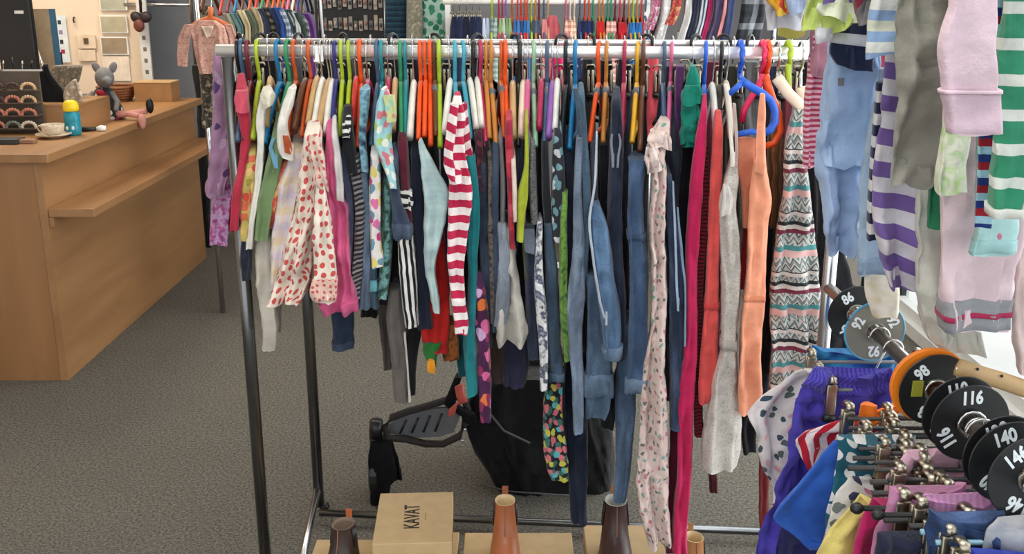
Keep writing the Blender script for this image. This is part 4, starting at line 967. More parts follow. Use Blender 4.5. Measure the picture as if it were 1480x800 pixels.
# ------------------------------------------------------------------ hangers on the front rail: hook pixel, colour, near arm pixel, what it carries
hang = [
 (343, 'black', 341, 'p', 'beside the left rail end'), (349, 'slate', 342, 'p', 'inside the crimson top'), (358, 'maroon', 352, 'p', 'over the crimson top'), (372, 'lime', 364, 'p', 'above the coral blouse'),
 (388, 'wood', 384, 'w', 'inside the white ruffle top'), (402, 'blue', 382, 'p', 'just left of the sage top'), (416, 'green', 399, 'p', 'inside the sage top'), (425, 'rust', 414, 'p', 'inside the white cardigan'), (439, 'brown', 424, 'w', 'above the pastel shirt'),
 (447, 'rust', 434, 'p', 'above the pastel shirt'), (456, 'wood', 443, 'w', 'left of the dotted blouse frill'), (464, 'white', 452, 'w', 'over the red dotted blouse'), (474, 'wood', 459, 'w', 'over the red dotted blouse'), (484, 'navy', 478, 'p', 'over the pink jacket'),
 (478, 'white', 470, 'w', 'over the pink jacket'), (493, 'lime', 490, 'p', 'over the white vest'), (504, 'lime', 500, 'p', 'over the black top'), (513, 'red', 510, 'p', 'over the ribbed knit'), (520, 'orange', 516, 'p', 'over the navy floral shirt'),
 (530, 'raspberry', 524, 'p', 'over the navy floral shirt'), (545, 'slate', 536, 'p', 'over the pink flowered top'), (551, 'teal', 546, 'p', 'over the aqua blouse'), (560, 'raspberry', 558, 'p', 'behind the aqua blouse collar'), (570, 'wood', 567, 'w', 'right of the aqua blouse'),
 (578, 'green', 580, 'p', 'over the maroon jumper'), (585, 'teal', 586, 'p', 'over the maroon jumper'), (597, 'white', 592, 'w', 'left of the orange hanger row'), (607, 'orange', 604, 'p', 'leftmost of the orange row above the mint trousers'), (614, 'orange', 613, 'p', 'middle of the orange row above the mint trousers'),
 (621, 'orange', 622, 'p', 'rightmost of the orange row above the mint trousers'), (627, 'brown', 630, 'p', 'behind the orange row'), (634, 'lime', 636, 'p', 'right of the orange row'), (650, 'white', 642, 'w', 'left of the striped onesie'), (657, 'turquoise', 662, 'p', 'inside the striped onesie'),
 (669, 'turquoise', 681, 'p', 'just right of the striped onesie'), (684, 'black', 686, 'p', 'above the teal trousers'), (679, 'white', 689, 'w', 'above the teal trousers'), (689, 'white', 697, 'w', 'above the berry top'), (694, 'raspberry', 702, 'p', 'above the berry top'),
 (702, 'tan', 708, 'p', 'above the dark jeans'), (709, 'tan', 717, 'p', 'above the slim jeans'), (724, 'rust', 729, 'p', 'left of the red vest'), (730, 'orange', 734, 'p', 'over the red vest'), (741, 'wood', 742, 'w', 'over the cream vest'), (751, 'black', 749, 'p', 'left of the lime vest'),
 (756, 'cream', 753, 'w', 'over the lime vest'), (763, 'pink', 760, 'p', 'over the lime vest'), (771, 'mint', 774, 'p', 'above the capri jeans'), (783, 'raspberry', 779, 'p', 'above the scribble leggings'), (791, 'slate', 787, 'p', 'above the straight jeans'), (799, 'purple', 793, 'p', 'above the leaf blouse'),
 (806, 'white', 802, 'w', 'above the leaf blouse'), (818, 'black', 812, 'p', 'above the green leggings'), (832, 'blue', 824, 'p', 'above the acid-wash jeans'), (866, 'orange', 852, 'p', 'above the cuffed denim shorts'), (877, 'tan', 872, 'p', 'above the keyhole loop jeans'), (903, 'raspberry', 898, 'p', 'above the keyhole loop jeans'),
 (922, 'yellow', 914, 'p', 'above the turned hem dungarees'), (930, 'brown', 926, 'p', 'right of the yellow hanger'), (960, 'slate', 961, 'p', 'above the rose dress'), (971, 'pink', 966, 'p', 'above the bib dungarees'), (1001, 'black', 1002, 'w', 'inside the green ruffle dress'),
 (1020, 'cobalt', 1018, 'p', 'inside the magenta jumpsuit'), (1032, 'white', 1036, 'w', 'inside the coral shirt'), (1043, 'black', 1040, 'p', 'right of the coral shirt'), (1052, 'cream', 1058, 'w', 'inside the grey romper')]
HR = random.Random(21)
for px, c, apx, k, where in hang:
    X, Yr = on_rail(px, 73, railA)
    kind = 'wood' if k == 'w' or px in (530, 560, 763, 783, 799, 513) else ('gripped' if px in (627, 709, 724, 866, 877, 791, 799, 922, 971, 771) else 'plastic')
    Ye = Yr - .15
    Xe = at(apx, 175, Ye).x
    yaw = math.asin(max(-.8, min(.8, (Xe - X) / .155)))
    word = {'slate': 'slate blue', 'tan': 'tan', 'cobalt': 'bright blue', 'navy': 'navy', 'wood': 'pale wooden', 'rust': 'rust orange'}.get(c, c)
    hanger(kind, c, X, Yr, RAIL_Z, yaw, scale=HR.uniform(.9, 1.04), label= '%s %shanger on the front rail, %s' % (word, 'plastic ' if k == 'p' and kind != 'wood' else ('slim ' if c != 'wood' else ''), where), r=.0235)
# hangers turned towards the camera at the right end
def facing(name, label, px, c, path, r, r2, hookc=None, Yoff=0.0, extra=()):
    X, Yr = on_rail(px, 73, railA)
    Y = Yr - Yoff
    e = empty(name, (X, Yr, RAIL_Z)); tag(e, label, 'hanger')
    m = hmat(HC[c])
    pts = [at(x, y, Y) - e.location for x, y in path]
    hp = [Vector((0, a, b)) for (_, a, b) in hook_path(.024)][2:]
    top = pts[0]
    obj('hook', tb([top] + [Vector((0, -.012, -.05))] + hp, .0035 if hookc else .007, n=8), hookc or m, e, True)
    obj('shoulder_arm', tb(pts, r, n=10, r2=r2, side=(0, 1, 0)), m, e, True)
    for nm, p2 in extra:
        obj(nm, tb([at(x, y, Y) - e.location for x, y in p2], r * .8, n=10, side=(0, 1, 0)), m, e, True)
    return e
facing('clothes_hanger', 'big bright blue plastic hanger facing forward, carrying the peach dress', 1070, 'cobalt', [(1074, 118), (1088, 127), (1102, 135), (1114, 145), (1120, 160), (1120, 176), (1113, 188), (1103, 192)], .008, .0085, Yoff=.17,
       extra=[('shoulder_arm', [(1074, 118), (1064, 127), (1054, 136)]), ('crossbar', [(1103, 192), (1085, 190), (1066, 194)])])
facing('clothes_hanger', 'hot pink plastic hanger right of the big blue hanger', 1102, 'hotpink', [(1102, 112), (1096, 124), (1086, 140), (1076, 158), (1072, 176)], .009, .007, Yoff=.05, extra=[('shoulder_arm', [(1102, 112), (1108, 126), (1112, 142)])])
facing('clothes_hanger', 'orange plastic hanger with a curved end below the big blue hanger', 1109, 'orange', [(1108, 116), (1116, 140), (1126, 165), (1128, 190), (1119, 207), (1106, 211)], .008, .0075, Yoff=.10)
facing('wooden_hanger', 'cream wooden hanger with a wire hook, carrying the zigzag dress', 1124, 'cream', [(1123, 112), (1129, 121), (1140, 136), (1152, 148), (1166, 160)], .007, .0125, chrome, Yoff=.15, extra=[])
facing('wooden_hanger', 'cream wooden hanger at the far right end of the front rail', 1158, 'cream', [(1157, 126), (1160, 140), (1164, 156)], .008, .012, chrome, Yoff=.08)
facing('clothes_hanger', 'lime green hanger between the two cream wooden hangers', 1139, 'lime', [(1140, 92), (1140, 120), (1142, 145)], .005, .006, Yoff=.02)

# black velvet-look hangers on the rear rail
for px, yw, wh in ((346, .5, 'near the left end'), (376, -.6, 'behind the lime hanger'), (396, .9, 'left of the blue hanger'), (432, -.4, 'behind the rust hangers'), (496, .7, 'between the lime hangers'), (568, -.5, 'behind the teal hangers'), (628, .9, 'behind the orange row'),
                   (690, -.7, 'behind the berry top'), (744, .5, 'above the red vest'), (812, -.9, 'behind the black hanger'), (854, .4, 'left of the orange hanger with a grip'), (934, .8, 'right of the yellow hanger'), (1006, -.8, 'above the green ruffle dress'), (1046, .9, 'left of the big blue hanger'), (1084, -.6, 'behind the big blue hanger')):
    X, Yr = on_rail(px, 60, railB)
    hanger('plastic', 'black', X, Yr, RAIL_Z, yw, 'turned black hanger on the rear rail, %s' % wh, r=.02, scale=1.05)
X, Yr = on_rail(462, 79, railA)
o = obj('price_card', bx(-.011, .011, -.0012, .0012, -.022, .014), paper, None, False, Vector((X, Yr - .0165, RAIL_Z - .002)))
tag(o, 'small blank white card fixed to the front rail left of centre', 'card')

# ------------------------------------------------------------------ two-tier rail on the right (runs towards the camera)
RX, LZ, UZ = 0.597, 1.052, 1.92
tr2 = onto('two_tier_rack', 'two-tier chrome rack at the right with baby clothes above and clip hangers below', 'clothes rack', Vector((RX, 1.8, 0)))
def rel(e, *p): return Vector(p) - e.location
for nm, z, r in (('lower_rail', LZ, .011), ('upper_rail', UZ, .0125)):
    obj(nm, tb([rel(tr2, RX, .72, z), rel(tr2, RX, 1.84, z)], r, n=14), chrome if nm == 'upper_rail' else plain('worn_rail', (150, 140, 130), .3, 1.0), tr2, True)
for y in (.72, 1.84):
    obj('post', tb([rel(tr2, RX + .0, y, .03), rel(tr2, RX, y, UZ + .04)], .0125, n=12), chrome, tr2, True)
    obj('foot', tb([rel(tr2, RX - .2, y, .018), rel(tr2, RX, y, .03), rel(tr2, RX + .22, y, .018)], .013, n=10), chrome, tr2, True)

def hung(name, label, cat, rows, m, Y, **k):
    k.setdefault('D', .05); k.setdefault('off', 0); k.setdefault('shear', .3); k.setdefault('taper', .25)
    k.setdefault('fold', .007); k.setdefault('fw', .06); k.setdefault('amp', .03); k.setdefault('flat', .4)
    return garment(name, label, cat, rows, m, Y=Y, **k)
pinkk = fab((222, 196, 206), bump=.5)
hung('pink_sweater', 'pale pink knitted sweater with its sleeve hanging nearest the camera at top right', 'sweater', [(-170, 1390, 1640), (-60, 1420, 1600), (-20, 1440, 1580)], pinkk, .98,
     parts=[('sleeve', [(-120, 1390, 1470), (0, 1368, 1450), (40, 1358, 1452), (70, 1352, 1453), (120, 1358, 1455), (160, 1366, 1456), (196, 1370, 1457)], pinkk, dict(dy=-.03, D=.06, fold=.004)),
            ('cuff', ('sleeve', 136, 194), fab((208, 182, 194), bump=.5), dict(grow=.0025)), ('cuff_seam', ('sleeve', 131, 136), fab((238, 210, 220)), dict(grow=.004))])
hung('green_striped_pyjamas', 'green and white broad-striped pyjama leg at the right edge of the photo', 'pyjamas', [(-150, 1462, 1600), (0, 1452, 1570), (130, 1443, 1540), (230, 1440, 1520), (290, 1436, 1480), (316, 1436, 1474)], fab((54, 142, 108), 'h', ((54, 142, 108), (216, 222, 214)), .036), 1.06, fold=.005,
     parts=[('white_hem', ('body', 302, 316), fab((222, 224, 216)))])
hung('striped_sleeve_tee', 'red, navy and pale blue striped top, its sleeve under the pink cuff', 'top', [(-120, 1430, 1560), (0, 1425, 1540), (60, 1420, 1500)], fab((146, 26, 42), 'h', ((24, 46, 110), (150, 190, 206)), .026), 1.14,
     parts=[('sleeve', [(-20, 1420, 1456), (120, 1414, 1448), (200, 1412, 1444), (260, 1412, 1443), (300, 1410, 1441), (330, 1408, 1436)], fab((146, 26, 42), 'h', ((24, 46, 110), (150, 190, 206)), .026), dict(dy=-.03, D=.04, fold=.003))])
hung('mint_vest', 'mint baby vest with a pink button under the striped sleeve', 'vest', [(100, 1420, 1480), (320, 1408, 1474), (350, 1405, 1471), (371, 1402, 1470)], fab((176, 216, 214)), 1.20, D=.035, fold=.004, tilt=.05,
     parts=[('hem', ('body', 348, 367), fab((164, 206, 206)), dict(grow=.0015)), ('button', [(338, 1443, 1447), (342, 1441, 1449), (346, 1443, 1447)], fab((196, 120, 146)), dict(dy=-.012, D=.006, fold=0, hollow=False, step=2))])
hung('tiedye_tee', 'lime and white tie-dye baby top hanging below the pink sleeve', 'top', [(-60, 1390, 1460), (60, 1378, 1440), (180, 1372, 1408), (230, 1364, 1404), (262, 1359, 1402), (281, 1358, 1403)], fab((160, 200, 120), 'mottle', ((220, 222, 206), (180, 214, 130)), .025), 1.19, fold=.005)
hung('pink_joggers', 'pale pink jogging trousers with a grey ankle band striped in red', 'trousers', [(0, 1372, 1500), (200, 1364, 1492), (280, 1360, 1486), (380, 1358, 1478), (436, 1358, 1472), (480, 1361, 1467)], fab((224, 200, 206)), 1.26, D=.06, fold=.007,
     parts=[('ankle_band', ('body', 436, 479), fab((146, 148, 152)), dict(grow=.002)), ('red_stripe', ('body', 455, 462), fab((170, 44, 84)), dict(grow=.0035))])
hung('blush_leggings', 'blush pink leggings at the right edge beside the grey ankle band', 'leggings', [(0, 1500, 1600), (340, 1473, 1560), (440, 1470, 1545), (545, 1474, 1540)], fab((226, 204, 200)), 1.28)
hung('cream_overall', 'long cream overall hanging between the purple stripes and pink joggers', 'overall', [(-80, 1352, 1460), (60, 1344, 1440), (200, 1332, 1420), (320, 1328, 1416), (420, 1326, 1416), (480, 1340, 1420), (508, 1360, 1418)], fab((204, 204, 194)), 1.36, D=.06, fold=.014)
hung('green_leggings', 'plain green leggings behind the cream overall', 'leggings', [(0, 1350, 1440), (150, 1346, 1420), (260, 1344, 1400), (330, 1343, 1390)], fab((40, 124, 88)), 1.335, D=.04)
hung('grey_joggers', 'taupe grey jogging trousers at top right beside the pale pink sleeve', 'trousers', [(-100, 1310, 1460), (0, 1302, 1450), (100, 1300, 1430), (170, 1294, 1400), (230, 1288, 1380), (272, 1282, 1350)], fab((142, 140, 130)), 1.30, D=.045, fold=.012, tilt=-.12)
hung('purple_striped_leggings', 'purple and white broad-striped leggings hanging beside the cream overall', 'leggings', [(40, 1284, 1345), (80, 1281, 1340), (160, 1274, 1340), (240, 1266, 1336), (300, 1264, 1334), (370, 1272, 1332), (400, 1280, 1330), (420, 1292, 1324)], fab((206, 202, 210), 'h', ((112, 88, 152),), .045, ang=-7), 1.41, D=.05, fold=.008)
hung('polka_cuff_tee', 'navy and white striped narrow sleeve left of the purple striped leggings', 'top', [(120, 1268, 1290), (220, 1262, 1276), (300, 1256, 1270), (348, 1254, 1270)], fab((214, 212, 214), 'h', ((28, 34, 64),), .032), 1.455, D=.03, fold=.003)
hung('pale_blue_skirt', 'pale denim blue skirt hem behind the purple striped leggings', 'skirt', [(100, 1268, 1330), (260, 1246, 1320), (340, 1240, 1310), (398, 1239, 1300)], fab((158, 180, 202)), 1.50, D=.04,
     parts=[('hem', ('body', 374, 397), fab((140, 164, 188)), dict(grow=.0015))])
hung('cream_tights', 'cream woollen tights foot hanging in front of the size 92 disc', 'tights', [(300, 1262, 1310), (400, 1253, 1303), (430, 1254, 1302), (450, 1260, 1300), (459, 1268, 1292)], fab((232, 226, 206), 'mottle', ((240, 236, 222), (214, 200, 160)), .05), 1.54, D=.04, fold=.004)
hung('blue_pyjama_trousers', 'light blue pyjama trousers with a small grey tag at the right', 'trousers', [(20, 1200, 1300), (60, 1198, 1275), (140, 1190, 1268), (240, 1184, 1262), (300, 1188, 1252), (340, 1188, 1243), (362, 1196, 1236), (371, 1206, 1228)], fab((158, 182, 218)), 1.57, D=.055, fold=.013,
     parts=[('tag', [(113, 1210, 1220), (124, 1210, 1220)], fab((130, 128, 136)), dict(dy=-.026, D=.006, fold=0, hollow=False, step=4)), ('upper_leg', [(60, 1200, 1272), (160, 1189, 1266), (225, 1184, 1258), (242, 1186, 1246)], fab((162, 188, 224)), dict(dy=-.014, D=.03, fold=.009, flat=.4))])
hung('coral_trousers', 'coral red trousers edge between the pale blue pyjamas and purple stripes', 'trousers', [(60, 1258, 1300), (160, 1256, 1284), (240, 1250, 1270), (300, 1246, 1262)], fab((204, 86, 96)), 1.60, D=.03)
hung('fine_striped_dress', 'red and white finely striped dress with a mauve yoke right of the chrome rails', 'dress', [(40, 1174, 1230), (100, 1168, 1220), (170, 1164, 1212), (242, 1160, 1210)], fab((176, 60, 90), 'h', ((220, 176, 190),), .009), 1.72, D=.05, fold=.006,
     parts=[('yoke', [(36, 1172, 1230), (80, 1172, 1225), (112, 1170, 1216)], fab((168, 116, 132)), dict(dy=-.006, D=.05))])
hung('blue_striped_cuff', 'white and pale blue striped sleeve cuff at the top right', 'sleeve top', [(-140, 1290, 1400), (-60, 1275, 1370), (0, 1262, 1324), (40, 1256, 1323), (80, 1253, 1321)], fab((220, 222, 216), 'h', ((140, 168, 206), (206, 208, 190), (140, 168, 206)), .052, ang=-6), 1.345, D=.05, fold=.004, tilt=.15)
hung('red_line_jumper', 'grey jumper with a diagonal red line above the striped cuff', 'jumper', [(-120, 1210, 1360), (-40, 1218, 1340), (8, 1236, 1320), (36, 1264, 1298)], fab((120, 116, 116), 'v', ((120, 116, 116), (120, 116, 116), (120, 116, 116), (130, 44, 60), (120, 116, 116)), .08, ang=-35), 1.42, D=.05)
hung('navy_cuff_tee', 'navy top with a white banded sleeve end below the lime top', 'top', [(-60, 1240, 1330), (25, 1212, 1300), (50, 1206, 1284), (80, 1200, 1268), (101, 1222, 1266)], fab((30, 40, 70)), 1.50, D=.06, fold=.004, tilt=-.2,
     parts=[('white_band', ('body', 50, 66), fab((214, 216, 222)), dict(grow=.002))])
hung('lime_tee', 'lime green and purple baby top with a white edge at the top right', 'top', [(-100, 1150, 1300), (-20, 1170, 1270), (10, 1166, 1255), (30, 1164, 1240), (46, 1170, 1205)], fab((190, 208, 110)), 1.455, D=.06,
     parts=[('white_edge', [(4, 1180, 1250), (14, 1180, 1255), (30, 1196, 1252)], fab((224, 230, 200)), dict(dy=-.012, D=.03, tilt=-.2)), ('purple_yoke', [(-60, 1180, 1280), (-10, 1182, 1262), (6, 1184, 1250)], fab((116, 92, 150)), dict(dy=-.01, D=.04)), ('pale_cuff', [(40, 1176, 1206), (52, 1176, 1200), (62, 1182, 1196)], fab((206, 208, 214)), dict(dy=-.002, D=.04))])
hung('white_tee', 'white baby tee with a yellow and red sleeve at the top of the right rack', 'tee', [(-100, 1080, 1230), (-20, 1098, 1190), (10, 1106, 1168), (42, 1110, 1162)], fab((212, 212, 218)), 1.70, D=.05,
     parts=[('yellow_sleeve', [(-40, 1096, 1120), (0, 1103, 1134), (12, 1118, 1142), (22, 1128, 1142)], fab((228, 166, 50), 'h', ((206, 70, 50), (232, 190, 70)), .05, ang=40), dict(dy=-.02, D=.03)), ('blue_sleeve', [(-30, 1128, 1166), (8, 1134, 1160), (20, 1146, 1158)], fab((160, 174, 206)), dict(dy=-.024, D=.03))])
hung('yellow_knit', 'small yellow knitted top just above the chrome rails at right', 'top', [(-60, 1130, 1200), (20, 1126, 1172), (54, 1124, 1166)], fab((206, 196, 100)), 1.76, D=.04)
# hangers of the upper tier (their hooks hang on the upper rail)
for i, (Y, nm) in enumerate(((.98, 'pale pink sweater'), (1.06, 'green striped pyjamas'), (1.19, 'tie-dye top'), (1.30, 'grey joggers'), (1.36, 'cream overall'), (1.52, 'lime top'), (1.70, 'white tee'))):
    hanger('plastic', 'white', RX, Y + .02, UZ, math.radians(90), 'white plastic hanger on the upper right rail carrying the %s' % nm, r=.0195)

# size discs on the lower rail
disc_m = plain('matt_black_disc', (26, 27, 29), .38, 0, .04, 40)
disc_g = plain('grey_disc', (122, 120, 110), .45, 0, .03, 40)
num_m = plain('disc_number', (232, 240, 244), .5)
TXT = {}
def disc(Y, num, m, R, rot, label, edge=None, tilt=0.0, dz=0.0):
    e = onto('size_disc', label, 'size divider', Vector((RX, Y, LZ + dz)))
    e.rotation_euler = (tilt, 0, math.radians(4))
    bm = bmesh.new()
    n = 48; ri = .0155
    rings = []
    for r, y in ((ri, -.0012), (R - .001, -.0012), (R, 0), (R - .001, .0012), (ri, .0012)):
        rings.append([bm.verts.new((r * math.cos(2 * math.pi * j / n), y, r * math.sin(2 * math.pi * j / n))) for j in range(n)])
    for k in range(5):
        A, B = rings[k], rings[(k + 1) % 5]
        for j in range(n): bm.faces.new((A[j], A[(j + 1) % n], B[(j + 1) % n], B[j]))
    obj('plate', bm, m, e, False)
    rim = [(ri * math.cos(j * math.pi / 14), -.002, ri * math.sin(j * math.pi / 14)) for j in range(28)]
    obj('rim', tb(rim, .0022, n=8, closed=True), plain('disc_rim', (150, 150, 140), .3, .8) if m is disc_m else m, e, True)
    if edge: obj('coloured_edge', tb([(R * math.cos(j * math.pi / 24), .0, R * math.sin(j * math.pi / 24)) for j in range(48)], .002, n=6, closed=True), edge, e, True)
    if num not in TXT:
        TXT[num] = text_mesh(num, .0225, .0007)
        TXT[num].materials.append(num_m)
    for k in range(3):
        an = rot + k * 2 * math.pi / 3
        o = bpy.data.objects.new('size_number', TXT[num]); COL.objects.link(o); o.parent = e
        rr = R * .66
        # text stands in the disc plane facing -Y, top pointing outwards
        o.rotation_euler = Matrix.Rotation(-an, 4, 'Y').to_euler()
        o.matrix_local = Matrix.Translation((rr * math.sin(an), -.0021, rr * math.cos(an))) @ Matrix.Rotation(an, 4, 'Y') @ Matrix.Rotation(math.pi / 2, 4, 'X') @ Matrix.Diagonal((.86, 1.1, 1, 1))
    return e
rimblue = plain('blue_disc_edge', (70, 150, 190), .4)
rimor = plain('orange_disc_edge', (238, 130, 30), .4)
r_ = math.radians
disc(1.68, '86', disc_m, .05, r_(-32), 'black size disc numbered 86, farthest back on the lower right rail')
disc(1.585, '92', disc_g, .05, r_(-62), 'grey size disc numbered 92 with a blue edge on the lower right rail', rimblue)
disc(1.335, '98', disc_m, .053, r_(-41), 'black size disc numbered 98 in front of the orange ring')
orr = onto('orange_divider', 'orange ring divider just behind the size 98 disc', 'size divider', Vector((RX - .004, 1.343, LZ + .002)))
bm = bmesh.new(); lathe(bm, [(.0155, 0), (.0545, 0), (.0555, .001), (.0555, .0075), (.0545, .0085), (.0155, .0085)], 40)
bmesh.ops.rotate(bm, verts=bm.verts, cent=(0, 0, 0), matrix=Matrix.Rotation(-math.pi / 2, 3, 'X'))
obj('ring', bm, rimor, orr)
disc(1.252, '110', disc_m, .053, r_(-15), 'black size disc numbered 110, partly hidden behind the 116 disc')
disc(1.222, '116', disc_m, .053, r_(-4), 'black size disc numbered 116 in the middle of the stack')
disc(1.128, '128', disc_m, .052, r_(-24), 'black size disc mostly hidden behind the 140 disc')
disc(1.108, '140', disc_m, .053, r_(-22), 'black size disc numbered 140 between the 116 and 146 discs')
disc(1.06, '146', disc_m, .053, r_(-40), 'black size disc numbered 146, nearest the camera', dz=.004)
# yellow label hanging in the size 98 disc
o = obj('foil_sticker', bx(-.008, .008, -.0012, .0012, -.012, .012, bevel=.0008), plain('olive_foil', (150, 150, 50), .35), None, False, Vector((RX - .027, 1.3315, LZ + .003))); tag(o, 'small olive and violet sticker on the face of the size 98 disc', 'sticker')

# pale wooden hanger and white display panel behind the discs
e = onto('wooden_hanger', 'pale wooden hanger with small screws right of the size discs', 'hanger', Vector((RX, 1.29, LZ)))
pts = [at(x, y, 1.29) - e.location for x, y in ((1384, 530), (1412, 539), (1446, 549), (1500, 568), (1560, 600))]
obj('shoulder_arm', tb(pts, .006, n=10, r2=.0125, side=(0, 1, 0)), light_wood, e, True)
for px, py in ((1413, 533), (1448, 543)):
    bm = bmesh.new(); blob(bm, at(px, py, 1.2825) - e.location, .0022, .002, .0022, seg=8); obj('screw', bm, black_plastic, e, True)
obj('hook', tb([pts[0], Vector((.02, 0, -.05)), Vector((0, 0, -.03))] + [Vector((.0, .014 * math.cos(t * .5 + 3.14), .014 * math.sin(t * .5 + 3.14))) for t in range(7)], .002, n=6), chrome, e, True)

# ------------------------------------------------------------------ clip hangers with skirts, shorts and trousers on the lower rail
def cliph(Y, c, label, sc=1.0, x=0.0, yaw=90):
    return hanger('capclip' if c == 'black' else ('clipin' if x > .008 else 'clip'), c, RX, Y, LZ, r_(yaw), label, r=.0165, scale=sc)
HC['steel'] = (60, 60, 62); HC['skyblue'] = (150, 196, 214); HC['grey'] = (110, 112, 116)
cl = [(1.62, 'grey', 'clip hanger of the blue tee near the 92 disc', .9, 0), (1.56, 'grey', 'clip hanger of the white dinosaur print shirt', .95, 0), (1.50, 'grey', 'clip hanger with a big metal clip holding the violet skirt', .92, 0), (1.40, 'steel', 'clip hanger holding the red striped shorts', .97, 0), (1.36, 'steel', 'dark clip hanger behind the bright blue shorts', .95, .01),
      (1.33, 'steel', 'clip hanger holding the bright blue shorts', .95, 0), (1.30, 'steel', 'clip hanger holding the teal football shorts', 1.0, .012), (1.27, 'steel', 'clip hanger of the white flowered trousers', .9, -.004), (1.235, 'steel', 'clip hanger of the pale pink trousers', 1.0, .01), (1.20, 'steel', 'clip hanger of the yellow trousers', .95, -.006),
      (1.175, 'steel', 'clip hanger of the magenta trousers', 1.0, .012), (1.145, 'black', 'black-ended clip hanger of the mauve trousers', 1.1, -.006), (1.115, 'black', 'clip hanger of the lilac ribbed skirt', 1.0, .0), (1.075, 'skyblue', 'pale blue barred clip hanger of the navy block trousers', 1.0, -.004), (1.385, 'steel', 'narrow clip hanger just behind the bright blue shorts', .9, .009), (1.285, 'steel', 'narrow clip hanger among the football shorts', 1.1, .009), (1.25, 'steel', 'narrow clip hanger above the white flowered trousers', .95, .009), (1.215, 'steel', 'narrow clip hanger above the pale pink trousers', 1.1, .009), (1.16, 'steel', 'narrow clip hanger above the magenta trousers', 1.0, .009), (1.095, 'steel', 'narrow clip hanger above the lilac ribbed skirt', 1.05, .009),
      (1.045, 'skyblue', 'pale blue barred clip hanger of the blue jeans', .95, .004), (1.27, 'steel', 'narrow clip hanger behind the white flowered trousers', 1.2, .009), (1.19, 'steel', 'narrow clip hanger above the soft yellow trousers', 1.15, .009), (1.13, 'steel', 'narrow clip hanger above the mauve trousers', 1.2, .009), (1.345, 'steel', 'narrow clip hanger beside the orange waist end', 1.0, .009),
      (1.01, 'skyblue', 'pale blue barred clip hanger nearest the camera', .95, 0)]
for Y, c, lb, sc, x in cl:
    cliph(Y, c, lb + ' on the lower right rail' if len(lb.split()) < 10 else lb, sc, x)
violet = fab((72, 62, 168), var=.14)
def hung2(name, label, cat, rows, m, Y, **k):
    k.setdefault('D', .02); k.setdefault('sag', .018); k.setdefault('fold', .011); k.setdefault('fw', .05)
    return hung(name, label, cat, rows, m, Y + .007, **k)
hung2('blue_tee', 'bright blue and turquoise baby top below the size 92 disc', 'top', [(500, 1172, 1300), (520, 1164, 1300), (560, 1160, 1300)], fab((36, 84, 176), 'mottle', ((50, 140, 196), (30, 60, 150)), .05), 1.63)
hung2('dinosaur_shirt', 'white and pink shirt with scattered dark dinosaur print', 'shirt', [(530, 1160, 1290), (546, 1138, 1285), (580, 1096, 1270), (600, 1080, 1260), (630, 1090, 1250), (676, 1098, 1240), (700, 1116, 1230), (760, 1118, 1220)], fab((216, 208, 208), 'floral', ((60, 76, 92), (222, 170, 176), (90, 100, 96)), .026, dot=.22), 1.56, fold=.008)
hung2('violet_skirt', 'violet skirt with a gathered waist hanging from a big metal clip', 'skirt', [(530, 1180, 1292), (545, 1170, 1292), (580, 1150, 1294), (640, 1136, 1294), (720, 1118, 1290), (780, 1100, 1286), (830, 1092, 1280)], violet, 1.49, fold=.016, fw=.055,
      parts=[('gathered_waist', ('body', 531, 560), fab((84, 74, 180), 'v', ((60, 52, 150),), .007, bump=1.0))])
hung2('red_striped_shorts', 'red and white striped shorts with an orange waist end', 'shorts', [(602, 1222, 1300), (615, 1190, 1300), (632, 1146, 1300), (655, 1150, 1290), (676, 1164, 1280)], fab((232, 214, 214), 'v', ((184, 26, 48),), .0235, ang=16), 1.40, fold=.004,
      parts=[('orange_waistband', [(588, 1286, 1308), (597, 1262, 1306), (606, 1244, 1284), (614, 1238, 1256)], fab((240, 124, 34)), dict(dy=-.012, D=.02, fold=.002, step=5))])
hung2('blue_shorts', 'bright blue shorts hanging low at the bottom right', 'shorts', [(640, 1205, 1290), (660, 1184, 1290), (700, 1150, 1288), (735, 1116, 1284), (752, 1112, 1282), (780, 1150, 1282), (800, 1190, 1282)], fab((46, 96, 190)), 1.33, fold=.006,
      parts=[('hem', ('body', 784, 797), fab((40, 88, 180)), dict(grow=.0015))])
hung2('navy_pleat_skirt', 'navy skirt hem below the bright blue shorts', 'skirt', [(700, 1170, 1260), (770, 1124, 1250), (840, 1110, 1250)], fab((28, 28, 78)), 1.375)
hung2('football_shorts', 'teal shorts printed with small white footballs', 'shorts', [(630, 1210, 1330), (660, 1212, 1330), (700, 1206, 1320), (750, 1194, 1310), (800, 1190, 1300)], fab((26, 92, 112), 'dots', ((222, 222, 222),), .03, dot=.3), 1.295, fold=.007)
hung2('flowered_trousers', 'white trousers with dark and pink flowers at the bottom right', 'trousers', [(690, 1230, 1300), (720, 1206, 1290), (760, 1192, 1280), (820, 1174, 1260)], fab((216, 212, 212), 'floral', ((60, 60, 90), (206, 130, 160), (110, 120, 120)), .022, dot=.34), 1.262, fold=.006)
hung2('pale_pink_trousers', 'pale pink folded trousers between the metal clips and size discs', 'trousers', [(648, 1312, 1360), (662, 1298, 1400), (690, 1284, 1410), (720, 1280, 1410), (830, 1275, 1400)], fab((222, 176, 196)), 1.225, fold=.008)
hung2('yellow_trousers', 'soft yellow trousers at the bottom right', 'trousers', [(718, 1240, 1330), (740, 1222, 1320), (770, 1200, 1310), (800, 1182, 1300), (850, 1160, 1290)], fab((226, 208, 122)), 1.19, fold=.008)
hung2('magenta_trousers', 'magenta trousers beside the soft yellow trousers', 'trousers', [(722, 1262, 1340), (760, 1242, 1330), (800, 1226, 1320), (850, 1210, 1310)], fab((176, 30, 92)), 1.165, fold=.006)
